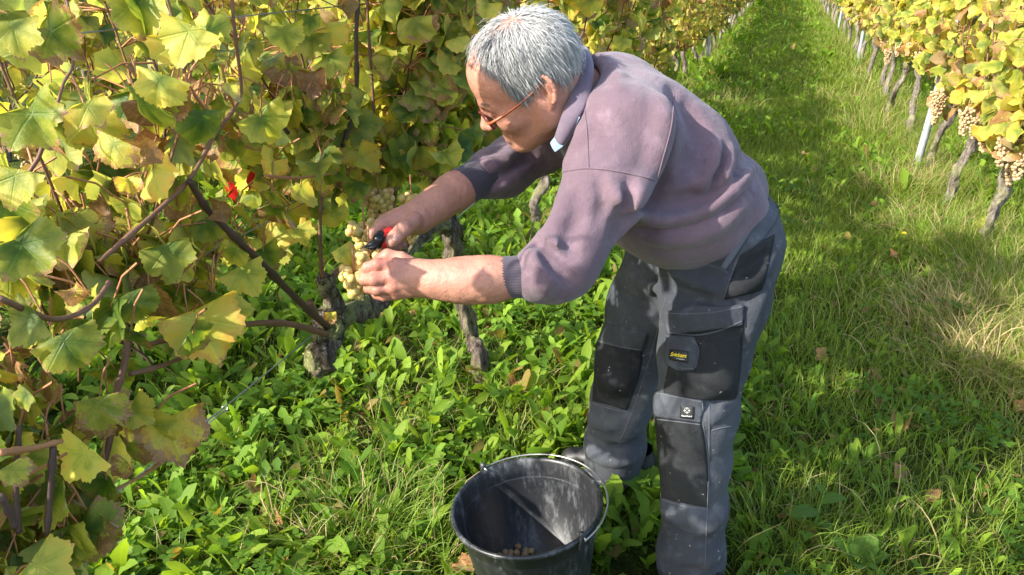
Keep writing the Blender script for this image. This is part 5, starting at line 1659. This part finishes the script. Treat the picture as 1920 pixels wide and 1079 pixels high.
F = np.stack([base + kk + jj, base + kk + jj + 1, base + kk + 3 + jj + 1, base + kk + 3 + jj], -1).reshape(-1, 4)
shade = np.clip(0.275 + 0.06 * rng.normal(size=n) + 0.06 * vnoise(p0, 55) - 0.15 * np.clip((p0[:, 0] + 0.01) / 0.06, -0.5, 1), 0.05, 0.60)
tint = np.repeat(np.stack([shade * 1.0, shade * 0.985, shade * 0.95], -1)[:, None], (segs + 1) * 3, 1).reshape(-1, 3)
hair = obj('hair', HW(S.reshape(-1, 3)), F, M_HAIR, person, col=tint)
# cap
f = Field((-0.14, -0.1, -0.08), (0.11, 0.1, 0.15), 0.003)
f.ell(hc, hr + 0.0022, 0.002)
V, F = f.skin(1)
d = hair_density(V)
F = F[(d[F] > 0.8).all(1)]
used = np.unique(F); mp = np.zeros(len(V), int); mp[used] = np.arange(len(used))
obj('hair_roots', HW(V[used]), mp[F], plain('grey_hair_roots', (0.19, 0.185, 0.18), 0.7, scale=300, var=0.4), hair)
# eyebrows
for s in (-1, 1):
    mbw = MB()
    for _ in range(150):
        t = rng.random()
        q = np.array([0.090 - 0.014 * t ** 2, s * (0.014 + 0.036 * t), 0.0235 + 0.004 * math.sin(t * 2.5)]) + rng.normal(size=3) * np.array([0.001, 0.001, 0.0018])
        dr = np.array([-0.004 * t, s * 0.008, 0.003 * (0.5 - t)]) + rng.normal(size=3) * 0.0015
        V, F = tube([q, q + dr * 0.6 + (0.0008, 0, 0), q + dr], [0.0005, 0.0004, 0.0001], 3, False)
        mbw.add(HW(V), F, (0.12, 0.115, 0.11))
    mbw.build('eyebrow', M_HAIR, person)
# ---- glasses
M_TORT = plain('amber_plastic', (0.34, 0.075, 0.02), 0.25, var=0.4, scale=90)
M_MAROON = plain('maroon_frame', (0.10, 0.018, 0.016), 0.25)
gl = empty('glasses', HW((0.09, 0, -0.002)))
gl.parent = person
def gobj(name, V, F, mat):
    o = obj(name, np.asarray(HW(V)) - np.array(gl.location), F, mat, gl)
    return o
for s in (-1, 1):
    a = np.linspace(0, 2 * math.pi, 33)
    ex = 2.6
    ring = np.stack([0.104 - 0.012 * (np.abs(np.cos(a)) ** (2 / ex) * np.sign(np.cos(a)) + 1) / 2 * 1.0, s * (0.034 + 0.0245 * np.sign(np.cos(a)) * np.abs(np.cos(a)) ** (2 / ex)),
                     -0.008 + 0.0175 * np.sign(np.sin(a)) * np.abs(np.sin(a)) ** (2 / ex)], -1)
    V, F = tube(ring, 0.0023, 7, False); gobj('rim', V, F, M_MAROON)
    gm = bpy.data.materials.get('lens_glass')
    if gm is None:
        g_ = NT('lens_glass')
        gb = g_.n('BsdfGlossy'); gb.inputs['Roughness'].default_value = 0.03
        tb = g_.n('BsdfTransparent'); tb.inputs[0].default_value = (0.93, 0.93, 0.93, 1)
        fz = g_.n('Fresnel'); mx = g_.n('MixShader')
        g_.t.links.new(fz.outputs[0], mx.inputs[0]); g_.t.links.new(tb.outputs[0], mx.inputs[1]); g_.t.links.new(gb.outputs[0], mx.inputs[2])
        g_.t.links.new(mx.outputs[0], g_.out.inputs[0]); gm = g_.m
    V = np.concatenate([ring[:-1], ring[:-1].mean(0, keepdims=True) + (0.002, 0, 0)])
    F = np.array([[i, (i + 1) % 32, 32] for i in range(32)])
    gobj('lens', V, F, gm)
    V, F = tube(catmull([(0.094, s * 0.0595, -0.002), (0.088, s * 0.070, 0.0), (0.05, s * 0.077, 0.002), (0.0, s * 0.081, 0.009), (-0.034, s * 0.080, 0.016), (-0.048, s * 0.074, -0.002)], 24),
                np.interp(np.linspace(0, 1, 24), [0, 0.5, 1], [0.0030, 0.0026, 0.0022]), 6)
    gobj('temple', V, F, M_TORT)
V, F = tube(catmull([(0.103, -0.0105, -0.003), (0.108, 0, 0.001), (0.103, 0.0105, -0.003)], 9), 0.0016, 6); gobj('bridge', V, F, M_MAROON)
# finger nails
M_NAIL = plain('finger_nail', (0.66, 0.36, 0.28), 0.3, var=0.05)
def nail(c, t, n, name='nail', z=1.0):
    c = np.asarray(c); t = np.asarray(t) / np.linalg.norm(t); n = np.asarray(n) - t * (np.asarray(n) @ t); n /= np.linalg.norm(n); s = np.cross(t, n)
    V = []
    for i in np.linspace(-1, 1, 7):
        for j in np.linspace(-1, 1, 7):
            w = 0.0062 * (1 - 0.12 * (j > 0.7)); 
            V.append(c + s * i * w * math.sqrt(max(0.05, 1 - 0.35 * j * j)) + t * j * 0.0068 + n * (0.0014 - 0.0035 * i * i - 0.0012 * j * j))
    idx = np.arange(49).reshape(7, 7)
    F = np.stack([idx[:-1, :-1], idx[1:, :-1], idx[1:, 1:], idx[:-1, 1:]], -1).reshape(-1, 4)
    obj(name, np.array(V), F, M_NAIL, person)
nail(P(737, 449, 1.344), P(731, 458, 1.354) - P(742, 443, 1.354), -C_F + 0.15 * C_U)
nail(P(686, 508, 1.2815), P(681, 515, 1.292) - P(690, 503, 1.283), -C_F * 0.9 - C_R * 0.35)
# ================================================================ wires, posts, buckets, tools, fallen leaves
M_WIRE = plain('galvanised_wire', (0.30, 0.31, 0.32), 0.4, 0.9)
M_STEEL = NT('galvanised_steel')
_n = M_STEEL.noise(14, 4, vec=M_STEEL.pos())
M_STEEL.set(col=M_STEEL.ramp(_n, [(0.3, (0.34, 0.37, 0.40)), (0.7, (0.52, 0.55, 0.58))]), rough=0.45, metal=0.55)
M_STEEL = M_STEEL.m
def wire(px, py, X, lab, y0=-3.0, y1=75.0, r=0.0014):
    p = PV(px, py, X)
    ys = np.linspace(y0, y1, 60)
    pts = np.stack([np.interp(ys, [-3, 1.5, 4, 10, 75], [X, X, X - 0.1, X - 0.24, X - 0.24]), ys, p[2] + 0.012 * np.sin(ys * 0.57)], -1)
    V, F = tube(pts, r, 5)
    return obj('trellis_wire', V, F, M_WIRE, label=lab, category='wire')
wire(160, 70, RX, 'upper trellis wire crossing the leaves at the top of the left side')
wire(560, 398, RX, 'middle trellis wire running below the leaves left of the hands')
wire(520, 405, RX - 0.05, 'thinner trellis wire just above the middle one left of the hands', r=0.001)
wire(570, 655, RX, 'lowest trellis wire carrying the metal strainer')
for z, lab in ((0.72, 'lower wire of the row across the path'), (1.25, 'middle wire of the row across the path'), (1.8, 'top wire of the row across the path')):
    V, F = tube(np.stack([np.full(40, 1.27), np.linspace(3, 75, 40), np.full(40, z)], -1), 0.0014, 5)
    obj('trellis_wire', V, F, M_WIRE, label=lab, category='wire')
# wire strainer
c = PV(372, 803, RX + 0.012)
pz = PV(570, 655, RX)[2]
c = np.array([RX, c[1], pz + 0.004])
st = empty('wire_strainer', c, label='small grey metal wire strainer on the lowest trellis wire', category='strainer')
f = Field(np.array([-0.03, -0.05, -0.03]), np.array([0.03, 0.05, 0.03]), 0.0016)
f.chain([(0, -0.022, -0.002), (0, 0, 0.001), (0, 0.022, 0.002)], [0.008, 0.0105, 0.006], 0.004)
f.ell((0.012, 0, 0), (0.006, 0.02, 0.004), 0.003, op='sub')
V, F = f.skin(1); obj('body', V, F, M_STEEL, st)
for s in (-1, 1):
    V, F = tube(np.array([(0.004 * s, 0.02, 0), (0.005 * s, 0.05, 0.001), (0.004 * s, 0.085, 0.0)]), 0.0013, 6); obj('clip', V, F, M_WIRE, st)
V, F = tube(np.array([(0.006 * math.cos(a), 0.088 + 0.003 * math.sin(a * 2), 0.006 * math.sin(a)) for a in np.linspace(0, 6.28, 13)]), 0.0013, 6, False); obj('loop', V, F, M_WIRE, st)

def post(x, y, lab, lean=(0.0, 0.0), h=2.05, gr=None):
    """rolled steel trellis post: a channel with flanges, notched along its edges"""
    po = empty('trellis_post', (x, y, 0), label=lab, category='post')
    if gr: po['group'] = gr
    prof = np.array([(-0.028, 0.016), (-0.022, 0.016), (-0.018, -0.004), (-0.006, -0.012), (0.006, -0.012), (0.018, -0.004), (0.022, 0.016), (0.028, 0.016),
                     (0.028, 0.0185), (0.0205, 0.0185), (0.0165, -0.002), (0.005, -0.0095), (-0.005, -0.0095), (-0.0165, -0.002), (-0.0205, 0.0185), (-0.028, 0.0185)])
    n = len(prof)
    zs = np.array([-0.2, 0.4, 0.9, 1.4, h])
    V = np.concatenate([np.concatenate([prof + np.array([lean[0] * z, lean[1] * z]), np.full((n, 1), z)], 1) for z in zs])
    F = np.concatenate([np.stack([k * n + np.arange(n), k * n + (np.arange(n) + 1) % n, (k + 1) * n + (np.arange(n) + 1) % n, (k + 1) * n + np.arange(n)], -1) for k in range(len(zs) - 1)])
    obj('profile', V, F, M_STEEL, po, False)
    for z in np.arange(0.3, h - 0.1, 0.22):
        for s in (-1, 1):
            q = np.array([s * 0.026 + lean[0] * z, -0.001 + lean[1] * z + 0.014, z])
            Vh, Fh = tube(np.array([q, q + (0, -0.006, 0.008), q + (0, -0.010, 0.02)]), [0.003, 0.0025, 0.002], 5)
            obj('hook', Vh, Fh, M_STEEL, po)
    return po
b = PG(1722, 318)
post(b[0] - 0.02, b[1] - 0.03, 'pale steel trellis post leaning beside a vine trunk across the path', ((PV(1757, 150, b[0] + 0.04)[0] - b[0]) / 0.8 * 1.2, 0.0))
b = PG(1608, 118); post(b[0], b[1], 'steel post farther along the row across the path', (0.02, 0))
for yy in (20.5, 27, 34, 42, 52):
    post(1.22, yy, 'steel post far along the row across the path', (0.02, 0), gr='far posts across the path')
b = PG(1322, 118); post(b[0] + 0.02, b[1], 'nearest pale post in the row behind the back of the man', (0.0, 0))
b = PG(1365, 62); post(b[0], b[1], 'second pale post in the row behind the back of the man', (0.0, 0))
for yy in (27, 34, 42, 52):
    post(-1.2, yy, 'post far up the row being picked', gr='far posts of the row being picked')

# ---- black bucket
def bucket_mat(name, c0, dirt, amount):
    m = NT(name)
    p = m.obj()
    st = m.scale(p, (1, 1, 0.35))
    n1 = m.noise(22, 6, 0.7, vec=st); n2 = m.noise(110, 4, 0.7, vec=st); n3 = m.noise(6, 2, vec=p)
    k = m.math('MULTIPLY', m.range(m.math('ADD', m.math('MULTIPLY', n1, 0.65), m.math('MULTIPLY', n2, 0.35)), 0.47, 0.72), amount)
    k = m.math('MULTIPLY', k, m.range(n3, 0.3, 0.6, 0.35, 1.0))
    c = m.mix(k, c0, dirt)
    m.set(col=c, rough=m.math('ADD', 0.38, m.math('MULTIPLY', k, 0.4)), spec=0.45)
    m.bump(m.math('ADD', n2, n1), 0.15, 0.002)
    return m.m
M_BKT = bucket_mat('scuffed_black_plastic', (0.015, 0.016, 0.018), (0.34, 0.35, 0.36), 0.5)
BR, BH = 0.178, 0.285
_r = C_F + C_R * (987 - 960) / FPX + C_U * (540 - 952) / FPX
bc = C_O + _r * ((BH - CAM_H) / _r[2])
bk = empty('harvest_bucket', (bc[0] + 0.032 * C_R[0], bc[1] + 0.032 * C_R[1], 0.012), label='black plastic bucket on the grass with a few grapes inside', category='bucket')
bk.rotation_euler = Matrix.Rotation(R(-6.5), 4, Vector((-_sy, _cy, 0))).to_euler()
prof = [(0.0, 0.004), (0.118, 0.0), (0.122, 0.004), (0.160, BH - 0.05), (0.1605, BH - 0.046), (0.1625, BH - 0.044), (0.167, BH - 0.012), (0.1745, BH - 0.010), (0.1785, BH - 0.005), (0.1785, BH), (0.1755, BH + 0.004),
        (0.1705, BH + 0.003), (0.167, BH - 0.004), (0.161, BH - 0.05), (0.1165, 0.012), (0.0, 0.012)]
V, F = lathe(prof, 96); obj('shell', V, F, M_BKT, bk)
M_BAIL = plain('bare_steel_bail', (0.42, 0.41, 0.39), 0.45, 0.85)
e1 = PG(912, 885, BH) - bc; e2 = PG(1058, 1003, BH) - bc
a1, a2 = math.atan2(e1[1], e1[0]), math.atan2(e2[1], e2[0])
pts = []
da = (a2 - a1)
if da > 0: da -= 2 * math.pi                                # the bail lies along the far and right side
for t in np.linspace(0, 1, 40):
    a = a1 + da * t
    rr = BR + 0.008 + 0.004 * math.sin(math.pi * t)
    pts.append((rr * math.cos(a), rr * math.sin(a), BH - 0.002 + 0.005 * math.sin(math.pi * t) ** 0.6))
V, F = tube(np.array(pts), 0.0022, 8); obj('bail', V, F, M_BAIL, bk)
for a in (a1, a1 + da):
    d = np.array([math.cos(a), math.sin(a), 0])
    f = Field(np.array([-0.03, -0.03, -0.04]), np.array([0.03, 0.03, 0.03]), 0.002)
    tq = np.array([-d[1], d[0], 0])
    f.chain([tuple(tq * 0.012 + np.array([0, 0, -0.022])), (0, 0, 0.012), tuple(-tq * 0.012 + np.array([0, 0, -0.022]))], [0.004, 0.0055, 0.004], 0.006)
    V, F = f.skin(1); obj('lug', V + d * (BR + 0.002) + np.array([0, 0, BH + 0.002]), F, M_BKT, bk)
    V, F = tube(np.array([d * (BR - 0.014) + (0, 0, BH + 0.006), d * (BR + 0.004) + (0, 0, BH + 0.007), d * (BR + 0.014) + (0, 0, BH + 0.003)]), 0.0024, 7); obj('hook', V, F, M_BAIL, bk)
# picked grapes lying in it: each a small bunch of its own
for i in range(11):
    a = rng.uniform(0, 6.28); ra_ = 0.095 * math.sqrt((i + 0.3) / 11); q = np.array([bc[0] + ra_ * math.cos(i * 2.4), bc[1] + ra_ * math.sin(i * 2.4), 0.012 + 0.022 * (i % 2)])
    v = empty('picked_grape_bunch', q, label='pale grape bunch lying in the bottom of the black bucket', category='grapes', group='grapes in the black bucket')
    V, F = tube(np.array([(0, 0, 0.03), (0.02, 0.0, 0.035), (0.05, 0.01, 0.04)]), 0.002, 5); obj('stem', V, F, M_PET, v)
    for w in bunch_pts(0.09, 0.038, 0.009, 30):
        o = bpy.data.objects.new('grape', BERRYP)
        s = 0.009 * rng.uniform(0.9, 1.1)
        p = np.array([math.cos(a) * (-w[2] - 0.045) - math.sin(a) * w[0], math.sin(a) * (-w[2] - 0.045) + math.cos(a) * w[0], 0.035 + w[1] * 0.8])
        o.matrix_local = Matrix.Translation(Vector(p)) @ Matrix.Diagonal((s, s, s, 1)); o.parent = v; COL.objects.link(o)
# ---- red bucket in the next alley
M_RED = bucket_mat('red_plastic', (0.62, 0.012, 0.012), (0.7, 0.12, 0.1), 0.25)
rb = PG(462, 378); rb = np.array([rb[0], rb[1], 0])
rk = empty('red_bucket', rb, label='red plastic bucket half hidden behind the vine leaves', category='bucket')
V, F = lathe([(0.0, 0.004), (0.105, 0.0), (0.108, 0.004), (0.142, 0.25), (0.150, 0.252), (0.152, 0.262), (0.146, 0.266), (0.140, 0.26), (0.104, 0.012), (0, 0.012)], 48)
obj('shell', V, F, M_RED, rk)
V, F = tube(np.array([(0.155 * math.cos(a), 0.155 * math.sin(a), 0.25 + 0.14 * math.sin(a)) for a in np.linspace(0, math.pi, 24)]), 0.003, 7); obj('bail', V, F, M_WIRE, rk)

# ---- secateurs in the far hand
M_REDH = plain('red_grip', (0.62, 0.018, 0.015), 0.35)
M_BLADE = plain('black_blade_steel', (0.018, 0.018, 0.02), 0.3, 0.6)
piv = P(709, 452, 1.345)
sc_ = empty('secateurs', piv, label='red-handled pruning secateurs with black blades in the raised hand', category='secateurs')
def sobj(name, f, mat):
    V, F = f.skin(1); return obj(name, V - piv, F, mat, sc_)
def sfield(h=0.0014):
    return Field(piv - np.array([0.09, 0.09, 0.07]), piv + np.array([0.1, 0.12, 0.07]), h)
f = sfield(); f.chain([P(713, 446, 1.347), P(698, 459, 1.342), P(679, 465, 1.336)], [0.0075, 0.0055, 0.001], 0.004); sobj('blade', f, M_BLADE)
f = sfield(); f.chain([P(711, 455, 1.345), P(700, 465, 1.342), P(688, 466, 1.338)], [0.0065, 0.005, 0.0015], 0.004); sobj('anvil', f, M_BLADE)
f = sfield(); f.chain([P(714, 441, 1.350), P(710, 450, 1.343), P(709, 460, 1.344)], [0.0085, 0.0095, 0.007], 0.006); sobj('pivot', f, M_BLADE)
f = sfield(); f.chain([P(716, 443, 1.350), P(730, 437, 1.366), P(748, 430, 1.40), P(762, 428, 1.44)], [0.008, 0.0085, 0.0075, 0.006], 0.006); sobj('handle', f, M_REDH)
f = sfield(); f.chain([P(715, 456, 1.348), P(727, 459, 1.360), P(742, 454, 1.40), P(758, 446, 1.44)], [0.008, 0.0085, 0.0075, 0.006], 0.006); sobj('handle', f, M_REDH)

# ---- fallen leaves, one by one
FALL = [(1640, 388, 'orange-brown fallen leaf on the grass left of the second vine trunk across the path', 0.85), (1672, 482, 'rusty fallen leaf on the grass left of the nearest vine trunk across the path', 0.8), (1660, 425, 'tan fallen leaf in the dry grass before the leaning vine trunk', 0.5),
        (1708, 592, 'small rust-coloured fallen leaf at the edge of the dry grass', 0.8), (1812, 560, 'pale tan fallen leaf on the dry grass below the nearest vine trunk', 0.35), (1890, 650, 'tan fallen leaf on the straw at the right edge', 0.4),
        (1682, 882, 'curled brown fallen leaf standing among the weeds lower right', 0.6), (1755, 938, 'brown fallen leaf in the grass below the curled one', 0.8), (1505, 292, 'reddish fallen leaf on the sunlit path right of the back of the man', 0.9),
        (1580, 278, 'pair-like tan fallen leaf at the edge of the path', 0.45), (1602, 308, 'brown fallen leaf near the path edge below the tan one', 0.7), (482, 928, 'orange-brown fallen leaf among the weeds below the hanging yellow leaf', 0.85),
        (545, 945, 'grey-brown curled fallen leaf left of the bucket', 0.55), (512, 985, 'dull brown fallen leaf in the shade left of the bucket', 0.8), (780, 585, 'orange fallen leaf beneath the outstretched forearm', 0.85),
        (820, 648, 'dark brown fallen leaf left of the slanting trunk', 0.9), (945, 592, 'brown fallen leaf in the weeds right of the slanting trunk', 0.8), (968, 716, 'rust fallen leaf right of the foot of the slanting trunk', 0.85),
        (1058, 735, 'brown fallen leaf between the slanting trunk and the trousers', 0.85), (1225, 772, 'brown fallen leaf seen between the two trouser legs', 0.8), (880, 1070, 'orange-brown fallen leaf at the foot of the bucket', 0.85),
        (1690, 795, 'small brown fallen leaf in the weeds right of the knee patch', 0.75), (1640, 700, 'tan fallen leaf in the grass level with the pocket', 0.5), (1535, 672, 'brown fallen leaf in the grass right of the pocket', 0.75), (1905, 770, 'straw-coloured fallen leaf at the right edge below the dry grass', 0.4)]
for i, (x, y, lab, br) in enumerate(FALL):
    p = PG(x, y, 0.035)
    o = leaf_obj(None, p, (rng.normal(), rng.normal(), 0.1), (rng.normal() * 0.35, -0.25 + rng.normal() * 0.3, 1), rng.uniform(0.034, 0.052), (0.95, br + 0.25, rng.uniform(0.95, 1.3)), LEAF_HI, [8, 9, 3, 5][i % 4])
    o.name = 'fallen_leaf'
    o['label'] = lab; o['category'] = 'leaf'; o['group'] = 'fallen vine leaves'
# a yellow vine leaf and a small flower by the nearest trunk across the path
o = leaf_obj(None, PG(1838, 415, 0.10), (0.3, -0.3, -0.1), (0, -0.6, 0.8), 0.06, (0.78, 0.0, 1.3), LEAF_HI, 4); o.name = 'fallen_leaf'
o['label'] = 'bright yellow leaf caught in the grass behind the nearest trunk across the path'; o['category'] = 'leaf'; o['group'] = 'fallen vine leaves'
M_STEM = plain('green_stem', (0.10, 0.19, 0.03), 0.6)
M_PETAL = plain('yellow_petal', (0.85, 0.66, 0.02), 0.6)
fp = PG(1688, 472, 0.0)
fl = empty('dandelion_flower', fp, label='small yellow dandelion flower in the grass before the vine trunks', category='flower')
V, F = tube(np.array([(0, 0, -0.01), (0.004, 0, 0.05), (0, 0.003, 0.10)]), 0.0016, 6); obj('stem', V, F, M_STEM, fl)
pet = MB()
for k in range(34):
    a = k * 2.399; r = 0.006 + 0.012 * (k / 34); u = np.array([math.cos(a), math.sin(a), 0]); w = np.array([-u[1], u[0], 0]) * 0.0022
    V = [u * 0.001 - w + (0, 0, 0.10), u * 0.001 + w + (0, 0, 0.10), u * r + w + (0, 0, 0.111 - 0.006 * k / 34), u * r - w + (0, 0, 0.111 - 0.006 * k / 34)]
    pet.add(V, np.array([[0, 1, 2, 3]]))
pet.build('flower_head', M_PETAL, fl, False)
# leafy sprout lower right
def sprout(p, lab, leaves, h):
    sp = empty('weed_sprout', p, label=lab, category='weed')
    V, F = tube(catmull([(0, 0, -0.01), (0.006, 0, h * 0.5), (0.012, 0.004, h)], 10), np.linspace(0.0028, 0.0016, 10), 6); obj('stem', V, F, M_STEM, sp)
    for (zf, az, L, el) in leaves:
        n = 9
        t = np.linspace(0, 1, n)
        w = L * 0.30 * np.sin(math.pi * np.clip(t * 0.94 + 0.06, 0, 1)) ** 0.8 * (1 + 0.10 * (np.arange(n) % 2))
        e = el - 0.9 * t
        dr = np.concatenate([[0], np.cumsum(np.cos(e[:-1])) * L / (n - 1)]); dz = np.concatenate([[0], np.cumsum(np.sin(e[:-1])) * L / (n - 1)])
        u = np.array([math.cos(az), math.sin(az), 0]); s_ = np.array([-u[1], u[0], 0])
        C = np.array([0.008, 0.002, h * zf]) + dr[:, None] * u + dz[:, None] * np.array([0, 0, 1.0])
        V = np.stack([C - w[:, None] * s_ + (0, 0, 1) * (w * 0.2)[:, None], C, C + w[:, None] * s_ + (0, 0, 1) * (w * 0.2)[:, None]], 1).reshape(-1, 3)
        i = np.arange(n - 1)[:, None] * 3; j = np.arange(2)[None, :]
        F = np.stack([i + j, i + j + 1, i + 3 + j + 1, i + 3 + j], -1).reshape(-1, 4)
        uv = np.tile(np.array([[-1, 0], [0, 0], [1, 0.0]]), (n, 1))
        obj('leaf', V, F, M_HERB, sp, True, uv, np.tile([0.10, 0.19, 0.028], (3 * n, 1)))
sprout(PG(1520, 1010), 'upright sprout with toothed oval leaves in the grass right of the trouser cuff', [(0.55, 3.6, 0.085, 0.3), (0.75, 0.2, 0.07, 0.7), (0.95, 2.4, 0.03, 1.0), (1.0, 5.0, 0.02, 1.2), (0.35, 5.6, 0.05, 0.5)], 0.16)
sprout(PG(1600, 1068), 'rosette of rounded leaves at the bottom edge right of the trouser cuff', [(0.2, 1.0, 0.10, 1.2), (0.2, 3.0, 0.10, 1.1), (0.2, 4.6, 0.09, 1.0), (0.2, 0.1, 0.09, 1.0), (0.2, 2.1, 0.08, 1.3)], 0.05)
